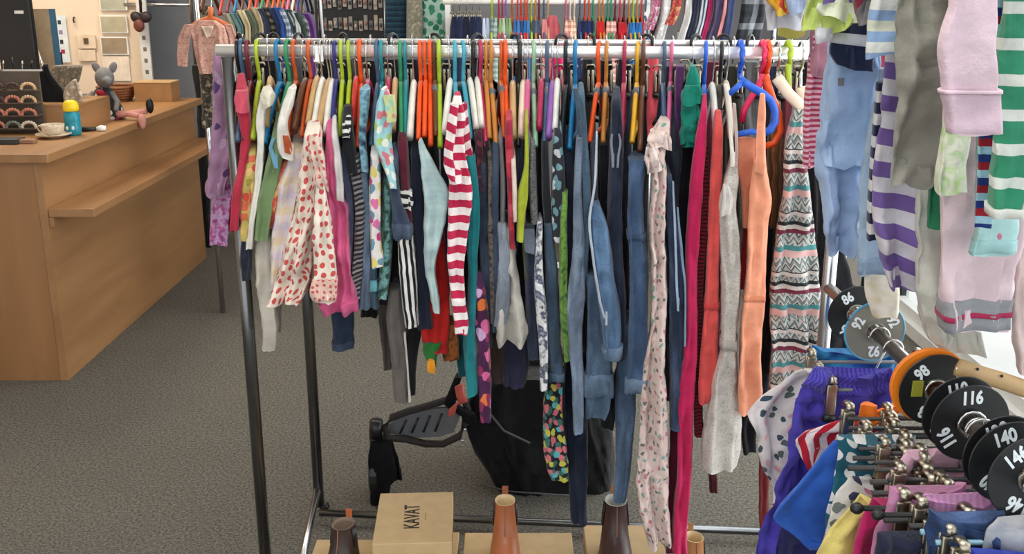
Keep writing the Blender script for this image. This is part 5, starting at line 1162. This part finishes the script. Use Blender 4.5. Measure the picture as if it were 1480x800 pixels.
hung2('mauve_trousers', 'mauve pink trousers under the black-ended clip hanger', 'trousers', [(700, 1282, 1400), (740, 1270, 1400), (770, 1260, 1390), (850, 1246, 1380)], fab((192, 130, 166)), 1.135, fold=.007)
hung2('lilac_skirt', 'lilac ribbed skirt between the clips and the 146 disc', 'skirt', [(712, 1330, 1450), (730, 1326, 1452), (770, 1322, 1450), (850, 1316, 1440)], fab((202, 146, 190), 'v', ((186, 128, 176),), .008), 1.105, fold=.004)
hung2('navy_block_trousers', 'dark navy trousers at the bottom edge below the mauve ones', 'trousers', [(768, 1264, 1430), (800, 1260, 1440), (860, 1256, 1430)], fab((30, 34, 56)), 1.068)
hung2('blue_jeans', 'blue denim jeans between the pale blue hanger bars', 'jeans', [(738, 1344, 1460), (770, 1340, 1470), (850, 1330, 1470)], den(52, 84, 140), 1.04)
hung2('grey_marl_trousers', 'light grey trousers tucked behind the 146 disc', 'trousers', [(742, 1440, 1520), (766, 1425, 1520), (860, 1410, 1520)], fab((178, 180, 186)), 1.028, fold=.003)
hung2('royal_blue_trousers', 'royal blue trousers at the bottom right corner', 'trousers', [(796, 1400, 1520), (860, 1380, 1520)], fab((40, 60, 170)), 1.0)

# ------------------------------------------------------------------ boots, boxes, stroller under the rail
def cardbox(label, px0, px1, py, z, depth, lid_text=False, zb=0.0, h=None):
    a, b = atz(px0, py, z), atz(px1, py, z)
    yf = (a.y + b.y) / 2
    x0, x1 = a.x, b.x
    e = onto('shoe_box', label, 'box', Vector(((x0 + x1) / 2, yf - depth / 2, zb)))
    w, d = (x1 - x0) / 2, depth / 2
    H = z - zb
    obj('carton', bx(-w + .004, w - .004, -d + .004, d - .004, 0, H - .03), card, e)
    ld = obj('lid', bx(-w, w, -d, d, H - .045 if not lid_text else H - .04, H, bevel=.0025), card, e)
    obj('lid_seam', bx(-w - .0006, w + .0006, -d - .0006, d + .0006, H - .047 if not lid_text else H - .042, H - .0445 if not lid_text else H - .0395), card_dark, e)
    return e, w, d, H
LZB = .13
k0 = cardbox('open cardboard box at the far left under the dark brown boot', 458, 552, 779, LZB, .28)
k1 = cardbox('cardboard box under the tan ankle boot in the middle', 672, 826, 769, LZB, .28)
k2 = cardbox('cardboard box under the dark brown boot on the right', 843, 952, 758, LZB, .28)
k3 = cardbox('lower cardboard box carrying the lettered shoe box', 556, 664, 768, LZB, .30)
kb, w, d, H = cardbox('cardboard shoe box with KAVAT lettering stacked on another box', 553, 658, 711, .243, .268, True, zb=LZB + .0006)
kb.rotation_euler = (0, 0, r_(2.5))
ink = plain('black_ink', (30, 26, 24), .6)
t = text_mesh('KAVAT', .046, .0006, .0003); t.materials.append(ink)
o = bpy.data.objects.new('lettering', t); COL.objects.link(o); o.parent = next(c_ for c_ in kb.children if c_.name.startswith('lid') and 'seam' not in c_.name)
o.matrix_local = Matrix.Translation((-.005, .0, H + .0004)) @ Matrix.Rotation(r_(92), 4, 'Z') @ Matrix.Diagonal((.86, 1.25, 1, 1))
obj('small_print', bx(.028, .031, -.02, .018, H, H + .0004), plain('faint_ink', (150, 130, 100), .7), o.parent)

def boot(label, px, py_rim, zrim, leather, lining, ground, s=1.0, yaw=0.0, tabc=None):
    c = atz(px, py_rim, zrim)
    e = onto('ankle_boot', label, 'boot', Vector((c.x, c.y, ground)), 'ankle boots displayed on the boxes' if False else None, yaw)
    H = (zrim - ground)
    bm = bmesh.new()
    n = 24
    #  z fraction, half width, y back, y front  (toe towards the camera)
    prof = [(.0, .036, .052, -.135), (.03, .041, .055, -.142), (.12, .041, .056, -.140), (.24, .039, .054, -.125), (.34, .036, .05, -.095), (.44, .033, .046, -.066), (.54, .032, .043, -.05), (.66, .0305, .04, -.041), (.8, .0285, .036, -.036), (.93, .027, .033, -.033), (1.0, .0265, .033, -.033), (1.0, .0235, .029, -.029), (.85, .0225, .028, -.028)]
    rings = []
    for (z, hw, yb, yf) in prof:
        cy, ry = (yb + yf) / 2 * s, (yb - yf) / 2 * s
        rings.append([bm.verts.new((hw * s * math.copysign(abs(math.cos(q)) ** .9, math.cos(q)), cy + ry * math.sin(q), z * H)) for q in (2 * math.pi * j / n for j in range(n))])
    for A, B in zip(rings[:-2], rings[1:-1]):
        for j in range(n): bm.faces.new((A[j], A[(j + 1) % n], B[(j + 1) % n], B[j]))
    bm.faces.new(rings[0][::-1])
    bm2 = bmesh.new()
    rr = []
    for (z, hw, yb, yf) in [(1.001, .0265, .033, -.033), (1.003, .0245, .0305, -.0305), (.93, .0225, .028, -.028), (.6, .022, .027, -.027)]:
        cy, ry = (yb + yf) / 2 * s, (yb - yf) / 2 * s
        rr.append([bm2.verts.new((hw * s * math.copysign(abs(math.cos(q)) ** .9, math.cos(q)), cy + ry * math.sin(q), z * H)) for q in (2 * math.pi * j / n for j in range(n))])
    for A, B in zip(rr, rr[1:]):
        for j in range(n): bm2.faces.new((A[j], A[(j + 1) % n], B[(j + 1) % n], B[j]))
    bm2.faces.new(rr[-1])
    for r2 in rings[-2:]: 
        for v in r2: bm.verts.remove(v)
    obj('upper', bm, leather, e, True)
    obj('lining', bm2, lining, e, True)
    bm = bmesh.new(); box(bm, -.008 * s, .008 * s, .0345 * s, .0375 * s, H * .88, H + .022, bevel=.001); obj('pull_tab', bm, tabc or leather, e)
    obj('seam', tb([(0, -.0335 * s, H * .99), (0, -.037 * s, H * .8), (0, -.0425 * s, H * .66), (0, -.0515 * s, H * .54)], .0014, n=6), plain('stitch_tan', (150, 100, 70), .7), e, True)
    for sx in (-1, 1):
        obj('elastic_gusset', tb([(sx * .0275 * s, 0, H * .95), (sx * .0295 * s, 0, H * .78), (sx * .0312 * s, -.002, H * .6)], .0035, n=8, r2=.012), black_plastic, e, True)
    bm = bmesh.new(); 
    A = [bm.verts.new((.044 * s * math.cos(q), -.042 * s + .103 * s * math.sin(q), -.0)) for q in (2 * math.pi * j / n for j in range(n))]
    B = [bm.verts.new((v.co.x, v.co.y, .010)) for v in A]
    for j in range(n): bm.faces.new((A[j], A[(j + 1) % n], B[(j + 1) % n], B[j]))
    bm.faces.new(A[::-1]); bm.faces.new(B)
    obj('sole', bm, black_plastic, e)
    return e
tan_l = plain('tan_leather', (166, 96, 58), .38, 0, .06, 14, .1)
dk_l = plain('dark_brown_leather', (64, 42, 40), .4, 0, .08, 14, .1)
br_l = plain('brown_leather_soft', (58, 42, 36), .45, 0, .08, 14, .1)
wool = plain('cream_lining', (232, 206, 160), .8); wool2 = plain('white_lining', (216, 214, 206), .8)
boot('tan brown leather ankle boot with a cream lining in the middle', 730, 722, .30, tan_l, wool, LZB + .0006, tabc=plain('tab_tan', (150, 84, 52), .6))
boot('dark brown ankle boot with a white lining on the right box', 890, 722, .30, dk_l, wool2, LZB + .0006, s=1.08, tabc=plain('tab_pale', (190, 120, 70), .6))
boot('dark brown ankle boot at the left with an orange pull tab', 496, 756, .27, br_l, plain('grey_lining', (130, 110, 96), .8), LZB + .0006, s=1.05, yaw=-.25, tabc=plain('tab_orange', (180, 96, 50), .6))
boot('light tan ankle boot standing right of the magenta jumpsuit hem', 1003, 775, .17, plain('light_tan_leather', (178, 120, 78), .4, 0, .06, 14, .1), wool, .0005, s=.95, yaw=.1)

# folded black stroller behind the racks
st = onto('stroller', 'folded black pushchair with a grey footrest standing behind the racks', 'stroller', Vector((-.1, 3.2, 0)))
def sadd(nm, bm, m, sm=True):
    for v in bm.verts: v.co -= st.location
    return obj(nm, bm, m, st, sm) if nm != 'x' else None
def scloth(nm, rows, Y, m, **k):
    bm = cloth(rows, Y, **k)
    for v in bm.verts: v.co -= st.location
    return cloth_obj(nm, bm, m, st)
blackf = fab((16, 16, 18), var=.2, bump=.5)
scloth('hood', [(548, 700, 840), (575, 676, 858), (615, 668, 880), (655, 676, 892), (700, 700, 894), (742, 726, 892), (770, 742, 886)], 3.0, blackf, D=.4, amp=.05, fold=.01, fw=.16, taper=.2)
scloth('seat_cover', [(520, 720, 812), (548, 694, 840), (590, 690, 860)], 3.12, fab((24, 24, 27)), D=.2, amp=.05)
Yp = 2.95
sadd('hood_piping', tb([at(702, 590, 2.965), at(728, 622, 2.95), at(766, 640, 2.955)], .004, n=6), plain('grey_piping', (70, 70, 72), .6))
sadd('hood_piping', tb([at(694, 700, 2.97), at(740, 710, 2.95), at(830, 716, 2.96)], .003, n=6), plain('grey_piping', (70, 70, 72), .6))
sadd('front_tube', tb([at(540, 612, Yp), at(541, 660, Yp), at(541, 752, Yp)], .014, n=12), black_plastic)
sadd('grip', tb([at(544, 607, Yp), at(543, 632, Yp)], .021, n=12), black_plastic)
scloth('hanging_bag', [(640, 534, 566), (660, 530, 572), (692, 531, 578), (700, 532, 568), (735, 534, 562), (756, 540, 560)], Yp - .03, matte_black, D=.07, amp=.06, fold=.005)
scloth('bag_flap', [(640, 558, 570), (672, 566, 578), (694, 570, 582)], Yp + .0, matte_black, D=.04, amp=.06)
loop = [(560, 632), (556, 616), (566, 603), (590, 594), (622, 585), (650, 576), (668, 572), (676, 590), (672, 612), (664, 630), (640, 641), (616, 641), (586, 634)]
sadd('footrest_frame', tb([at(x, y, Yp + .04 * (x - 560) / 110) for x, y in loop], .012, n=10, closed=True), plain('dark_foam', (38, 32, 30), .8))
pl = [(562, 626), (562, 614), (572, 606), (596, 598), (630, 590), (656, 588), (664, 604), (656, 624), (634, 631), (600, 632)]
bm = bmesh.new(); prism(bm, [at(x, y, Yp + .02) for x, y in pl], (0, .012, 0)); sadd('footplate', bm, plain('grey_plastic', (88, 90, 94), .6), False)
for k in range(4):
    x = 582 + k * 17
    sadd('rib', tb([at(x - 4, 626 - k * 1, Yp + .018), at(x + 6, 606 - k * 3, Yp + .018)], .0035, n=6), black_plastic)
red = plain('salmon_strap', (190, 84, 72), .7)
for pa in (((663, 556), (665, 570), (670, 582)), ((664, 580), (655, 588), (652, 600))):
    sadd('harness_strap', tb([at(x, y, 2.925) for x, y in pa], .014, n=8, r2=.004, side=(.9, 0, .43)), fab((196, 88, 76)) if False else plain('salmon_strap', (176, 78, 68), .8))
scloth('buckle_pad', [(546, 656, 668), (560, 650, 664), (590, 642, 662), (600, 664, 690), (612, 668, 690)], 2.955, matte_black, D=.05)
for px, py in ((672, 620), (668, 636)):
    bm = bmesh.new(); blob(bm, at(px, py, 2.955), .006, .006, .006, seg=8); sadd('rivet', bm, chrome)
for x in (-.36, .22):
    bm = bmesh.new(); lathe(bm, [(.02, -.015), (.07, -.017), (.085, -.01), (.085, .01), (.07, .017), (.02, .015)], 24)
    bmesh.ops.rotate(bm, verts=bm.verts, cent=(0, 0, 0), matrix=Matrix.Rotation(math.pi / 2, 3, 'Y'))
    bmesh.ops.translate(bm, verts=bm.verts, vec=(x + (.0 if x > 0 else -.08), 3.0 if x < 0 else 3.3, .0855)); sadd('wheel', bm, black_plastic, False)

# ------------------------------------------------------------------ the back of the shop
BY = 5.7
r3 = onto('wall_rack', 'white rear rail with rows of small tops across the back wall', 'clothes rack', at(648, 60, BY))
L0 = r3.location
zr = at(700, 3, BY).z
obj('top_rail', tb([Vector((at(640, 0, BY).x, BY, zr)) - L0, Vector((at(940, 0, BY).x, BY, zr)) - L0], .014, n=10), white_paint, r3, True)
for px in (647, 936):
    obj('post', bx(at(px, 0, BY).x - .015 - L0.x, at(px, 0, BY).x + .015 - L0.x, -.005, .025, -L0.z, 1.75 - L0.z), white_paint, r3)
obj('foot_bar', bx(at(647, 0, BY).x - L0.x, at(936, 0, BY).x - L0.x, 0, .02, .02 - L0.z, .05 - L0.z), white_paint, r3)
def far(px, w, y0, y1, m, Y, label, cat, nm='small_top', group=None, skew=0, D=.26):
    rows = [(y0, px - w * .3 + skew, px + w * .3 + skew), (y0 + 7, px - w * .5 + skew * .7, px + w * .5 + skew * .7), (y1, px - w * .55, px + w * .55)]
    bm = cloth(rows, Y - D / 2, D, amp=.1, fold=.004, fw=.03, step=16)
    return tag(cloth_obj(nm, bm, m), label, cat, group)
def farh(px, c, Y, z, label, group=None):
    e = hanger('plastic', c, at(px, 10, Y).x, Y, z, .0, label, group, r=.02)
    return e
runs = [ # x0, x1, n, colours, y top, word, category
 (652, 696, 5, [(28, 34, 62), (36, 44, 76), (22, 28, 50)], 24, 'dark navy jeans', 'jeans'),
 (697, 707, 2, [(200, 206, 222), (176, 190, 214)], 27, 'pale blue top', 'top'),
 (709, 719, 2, [(110, 130, 130), (150, 170, 160)], 27, 'grey green patterned top', 'top'),
 (721, 739, 4, [(140, 170, 120), (196, 206, 180), (120, 156, 106)], 27, 'light green top', 'top'),
 (742, 766, 5, [(50, 106, 170), (70, 130, 190), (40, 80, 140)], 30, 'blue top', 'top'),
 (769, 781, 3, [(70, 80, 96), (90, 104, 124)], 30, 'slate grey top', 'top'),
 (784, 790, 2, [(222, 140, 140)], 28, 'pale pink top', 'top'),
 (817, 832, 4, [(216, 170, 150), (196, 130, 120), (224, 190, 160)], 30, 'peach and pink striped top', 'top'),
 (836, 858, 5, [(36, 50, 110), (26, 34, 66), (30, 42, 84)], 30, 'deep navy top', 'top'),
 (863, 873, 3, [(200, 36, 34)], 31, 'bright red top', 'top'),
 (877, 890, 4, [(206, 150, 140), (180, 120, 110), (222, 180, 170)], 31, 'dusty pink striped top', 'top'),
 (894, 906, 3, [(190, 30, 44)], 33, 'crimson red top', 'top'),
 (909, 928, 4, [(36, 100, 170), (50, 120, 190)], 33, 'cobalt blue top', 'top')]
ORD = ['leftmost', 'second from left', 'third from left', 'fourth from left', 'fifth from left']
NUM = {2: 'two', 3: 'three', 4: 'four', 5: 'five'}
def plur(w): return w if w.endswith('s') else w + 's'
for x0, x1, n, cs, y0, word, cat in runs:
    for i in range(n):
        px = x0 + (x1 - x0) * (i + .5) / n
        c = cs[i % len(cs)]
        m = fab(c, 'h', (tuple(min(255, v + 40) for v in c),), .03) if 'striped' in word or 'pattern' in word else fab(c)
        far(px, max(7, (x1 - x0) / n * 1.5), y0, 118, m, BY, '%s of the %s %s on the far back rail' % (ORD[i] if i < n - 1 else 'rightmost', NUM[n], plur(word)), cat, {'jeans': 'small_jeans'}.get(cat, 'small_tee'), plur(word) + ' on the far back rail')
far(799, 22, 23, 112, fab((196, 96, 106)), BY, 'dusky rose hooded dress on the far back rail', 'dress', 'hooded_dress', D=.2)
fh = [(711, 'lime'), (721, 'raspberry'), (726, 'raspberry'), (731, 'purple'), (740, 'rust'), (748, 'red'), (753, 'red'), (758, 'red'), (762, 'rust'), (768, 'lime'), (774, 'tan'), (779, 'maroon'), (786, 'slate'), (792, 'wood'), (818, 'pink'), (824, 'cream'), (830, 'cream'), (838, 'slate'), (845, 'red'), (851, 'rust'), (857, 'green'), (866, 'tan'), (871, 'tan'), (878, 'green'), (883, 'green'), (889, 'maroon'), (896, 'red'), (902, 'maroon'), (909, 'tan'), (915, 'lime'), (921, 'tan'), (927, 'red'), (933, 'slate')]
fname = lambda px: next((plur(w) for (a, b, n, c, y, w, k) in runs if a - 3 <= px <= b + 4), 'dusky rose hooded dress')
seen = {}
for px, c in fh: seen.setdefault((c, fname(px)), []).append(px)
for (c, w), xs in seen.items():
    for i, px in enumerate(xs):
        pos = '' if len(xs) == 1 else (', the left one' if i == 0 else (', the right one' if i == len(xs) - 1 else ', the middle one'))
        farh(px, c, BY, zr, '%s hanger on the far back rail, above the %s%s' % (c, w.replace('dusty pink striped', 'striped pink').replace('peach and pink striped', 'striped peach'), pos), 'hangers on the far back rail')
for k in range(5):
    px = 655 + k * 9.5
    hanger('clip', 'steel', at(px, 8, BY).x, BY, zr, 0, '%s of the five clip hangers above the dark navy jeans' % (ORD[k] if k < 4 else 'rightmost'), 'clip hangers on the far back rail', r=.02)

# tops hanging above the right half, nearer than the back rail
RY = 4.4
r4 = onto('wall_rail', 'high chrome rail at the back right carrying patterned shirts', 'rail', Vector((at(940, 0, RY).x, RY, 1.8)))
obj('crossbar', tb([Vector((0, 0, 0)), Vector((at(1130, 0, RY).x - r4.location.x, 0, 0))], .013), chrome, r4, True)
for dx in (.02, at(1130, 0, RY).x - r4.location.x - .02): obj('post', tb([Vector((dx, .02, -1.8)), Vector((dx, .02, .0))], .012), chrome, r4, True)
hi = [(944, 15, 'pink and white flecked blouse', 'blouse', fab((206, 170, 186), 'mottle', ((170, 70, 110), (222, 210, 214)), .02), 44), (957, 18, 'white lace blouse', 'blouse', fab((210, 208, 204), 'mottle', ((180, 178, 176), (226, 224, 220)), .02), 70), (974, 18, 'red and yellow printed shirt', 'shirt', fab((206, 120, 90), 'mottle', ((180, 40, 60), (214, 180, 120)), .02), 36),
      (990, 12, 'plain white shirt', 'shirt', fab((214, 212, 210)), 58), (1001, 10, 'dark navy shirt', 'shirt', fab((34, 38, 60)), 60), (1012, 12, 'grey and white striped shirt', 'shirt', fab((196, 200, 206), 'v', ((70, 76, 96),), .02), 60), (1022, 9, 'magenta shirt', 'shirt', fab((176, 40, 96)), 58),
      (1033, 14, 'slate plum shirt', 'shirt', fab((70, 60, 90)), 60), (1043, 7, 'salmon pink vest', 'top', fab((214, 140, 140)), 60), (1052, 15, 'navy cotton shirt', 'shirt', fab((56, 66, 100)), 62), (1085, 38, 'black and white tartan shirt', 'shirt', fab((52, 54, 60), 'plaid', ((150, 154, 160), (26, 28, 32)), .1), 62)]
for px, w, nm, cat, m, y1 in hi:
    rows = [(-100, px + 14 - w * .3, px + 14 + w * .3), (-80, px + 12 - w * .5, px + 12 + w * .5), (y1 * .3, px + 4 - w * .5, px + 4 + w * .5), (y1, px - 6 - w * .5, px - 6 + w * .5)]
    bm = cloth(rows, RY - .1, .22 if w < 30 else .1, amp=.1, fold=.006, step=14)
    tag(cloth_obj('hanging_' + cat.replace('top', 'vest'), bm, m), '%s on the high back rail at right' % nm, cat)
    hanger('plastic', 'black', at(px + 14, -100, RY).x, RY, 1.8, 0, 'black hanger on the high back rail holding the %s' % nm, r=.02)

# round rail of tops on the left, with the pink knitted tee facing the camera
LY = 4.9
rl = onto('wall_rail', 'short rail of fanned-out shirts behind the left end of the racks', 'rail', Vector((at(330, 0, LY).x, LY, 1.66)))
xr = at(462, 0, LY).x - rl.location.x
obj('crossbar', tb([Vector((-.15, 0, 0)), Vector((xr, 0, 0))], .013), chrome, rl, True)
obj('post', tb([Vector((xr, .02, -1.66)), Vector((xr, .02, 0))], .013), dark_steel, rl, True)
obj('post', tb([Vector((-.15, .02, -1.66)), Vector((-.15, .02, 0))], .013), chrome, rl, True)
fan = [(336, (176, 172, 150), 'cream top'), (346, (96, 130, 130), 'grey teal top'), (356, (206, 190, 150), 'straw coloured top'), (366, (100, 110, 90), 'olive grey top'), (376, (196, 180, 140), 'sand coloured top'), (385, (60, 66, 90), 'slate navy top'), (393, (90, 84, 70), 'brown striped top'), (401, (36, 44, 80), 'dark navy top with pale edge'),
       (409, (40, 80, 150), 'royal blue shirt'), (416, (180, 190, 206), 'pale blue striped shirt'), (423, (54, 70, 76), 'bottle green shirt'), (430, (210, 214, 212), 'white shirt'), (437, (60, 74, 66), 'dark green shirt'), (444, (170, 168, 176), 'grey striped shirt'), (450, (86, 40, 110), 'purple top')]
for i, (px, c, nm) in enumerate(fan):
    t = i / (len(fan) - 1)
    y0 = 20 - 10 * math.sin(math.pi * min(1, t * 1.1)) + 2 * (i % 2)
    rows = [(y0, px - 16, px - 2), (y0 + 8, px - 12, px + 3), (y0 + 26, px - 4, px + 7), (118, px - 3, px + 8)]
    m = fab(c, 'h', (tuple(max(0, v - 60) for v in c),), .03) if 'striped' in nm else fab(c)
    bm = cloth(rows, LY - .2, .3, amp=.1, fold=.005, step=12)
    tag(cloth_obj('fanned_shirt' if nm.endswith('shirt') else 'fanned_tee', bm, m), '%s in the fanned row behind the left racks' % nm, 'shirt' if 'shirt' in nm else 'top')
    hc = ['red', 'maroon', 'blue', 'brown', 'rust', 'red', 'green', 'rust', 'rust', 'rust', 'rust', 'pink', 'cream', 'navy', 'black'][i]
    hanger('plastic', hc, at(px - 8, -10, LY).x, LY, 1.66, 0.0, '%s plastic hanger of the %s in the fanned row' % (hc, nm), r=.02)
pt_ = garment('knitted_tee', 'pink flecked knitted tee facing forward at the left of the racks', 'tee', [(30, 283, 312), (40, 272, 326), (60, 275, 330), (85, 280, 334), (106, 284, 336)], fab((204, 150, 134), 'mottle', ((222, 176, 158), (180, 120, 108)), .012), Y=4.45, D=.1, amp=.04, fold=.008, shear=.3,
  parts=[('sleeve', [(36, 266, 282), (52, 258, 276), (74, 255, 274), (96, 258, 270)], fab((204, 150, 134), 'mottle', ((222, 176, 158), (180, 120, 108)), .012), dict(D=.06, dy=.0)), ('sleeve', [(36, 322, 336), (60, 330, 344), (90, 334, 348)], fab((204, 150, 134), 'mottle', ((222, 176, 158), (180, 120, 108)), .012), dict(D=.06, dy=.03)),
         ('neckline', [(38, 290, 310), (44, 293, 308), (54, 298, 304)], fab((232, 206, 186)), dict(D=.02, dy=-.012, hollow=False, step=4))])
hh = onto('wooden_hanger', 'orange brown wooden hanger carrying the pink knitted tee', 'hanger', at(305, 5, 4.5))
ow = plain('orange_wood', (190, 104, 56), .5)
obj('shoulder_arm', tb([at(x, y, 4.52) - hh.location for x, y in ((276, 40), (290, 32), (304, 26), (318, 32), (332, 40))], .009, n=8, r2=.014, side=(0, 1, 0)), ow, hh, True)
obj('neck', tb([at(304, 26, 4.52) - hh.location, at(305, 10, 4.52) - hh.location], .012, n=8), ow, hh, True)
obj('hook', tb([at(305, 10, 4.52) - hh.location, at(306, -14, 4.6) - hh.location, at(306, -22, 4.75) - hh.location, at(306, -20, 4.86) - hh.location], .003, n=6), chrome, hh, True)
hanger('wood', 'brown', at(302, -10, LY).x, LY, 1.66, .0, 'brown hanger behind the pink knitted tee carrying the dark patterned cardigan', r=.02)
garment('grey_cardigan', 'dark patterned cardigan hanging behind and below the pink knitted tee', 'cardigan', [(8, 294, 308), (40, 284, 314), (130, 288, 315), (185, 291, 313)], fab((110, 100, 84), 'mottle', ((40, 40, 40), (180, 160, 130)), .03), Y=4.8, D=.18)
garment('black_coat', 'black coat hanging at the far end of the counter', 'coat', [(95, 276, 296), (150, 282, 300), (230, 284, 304), (358, 286, 306)], fab((26, 26, 28)), Y=6.25, D=.2)

# display board with small packets
db = onto('display_board', 'dark board with rows of small hair accessories on the back wall', 'display board', Vector((at(508, 60, 6.4).x, 6.4, 1.15)))
wB = (at(560, 30, 6.4).x - at(458, 30, 6.4).x) / 2
obj('board', bx(-wB, wB, 0, .02, 0, .62), plain('charcoal_board', (42, 44, 46), .8), db)
obj('board_foot', bx(-wB, wB, 0.0, .3, -1.15, -.001), plain('charcoal_board', (42, 44, 46), .8), db)
rnd = random.Random(8)
NTH = ['leftmost', 'second', 'third', 'fourth', 'fifth', 'sixth', 'seventh', 'eighth', 'ninth', 'tenth', 'eleventh', 'twelfth', 'rightmost']
for r in range(2):
    for k in range(13):
        x = -wB + .03 + k * (2 * wB - .06) / 12; z = .19 + r * .125 + rnd.uniform(-.01, .01)
        e = onto('hair_accessory', '%s hair accessory card in the %s row on the dark board' % (NTH[k], 'lower' if r == 0 else 'upper'), 'accessory', db.location + Vector((x, 0, z)), 'hair accessories on the dark board')
        h = rnd.uniform(.05, .09)
        obj('card', bx(-.011, .011, -.006, -.0005, 0, h), plain('grey_packet_%d' % (k % 3), ((150, 146, 140), (110, 108, 106), (176, 160, 148))[k % 3], .5), e)
        bm = bmesh.new(); blob(bm, (0, -.012, h * .45), .008, .005, .014, seg=8); obj('clip', bm, plain('acc_%d' % (k % 4), ((70, 60, 60), (180, 120, 110), (60, 70, 90), (190, 180, 170))[k % 4], .4), e, True)
# scarves
far(572, 30, -60, 112, fab((26, 54, 72), 'h', ((34, 70, 86), (20, 40, 56)), .03), 5.9, 'dark teal striped scarf hanging left of the beige scarf', 'scarf', 'long_scarf', D=.1)
far(600, 20, -60, 110, fab((150, 146, 128), 'mottle', ((120, 116, 100), (170, 164, 146)), .03), 5.8, 'beige linen scarf hanging behind the rails', 'scarf', 'long_scarf', D=.1)
far(627, 32, -60, 100, fab((176, 204, 190), 'floral', ((44, 120, 96), (60, 140, 110)), .045, dot=.36), 5.85, 'pale mint scarf with green leaves hanging behind the rails', 'scarf', 'long_scarf', D=.08)
sr = onto('wall_rail', 'plain rail carrying the three long scarves at the back', 'rail', Vector((at(555, 0, 5.85).x, 5.85, 1.86)))
obj('crossbar', tb([Vector((0, 0, 0)), Vector((at(645, 0, 5.85).x - at(555, 0, 5.85).x, 0, 0))], .012), chrome, sr, True)
for dx in (0.0, at(645, 0, 5.85).x - at(555, 0, 5.85).x): obj('post', tb([Vector((dx, .05, -1.86)), Vector((dx, .05, 0))], .011), dark_steel, sr, True)
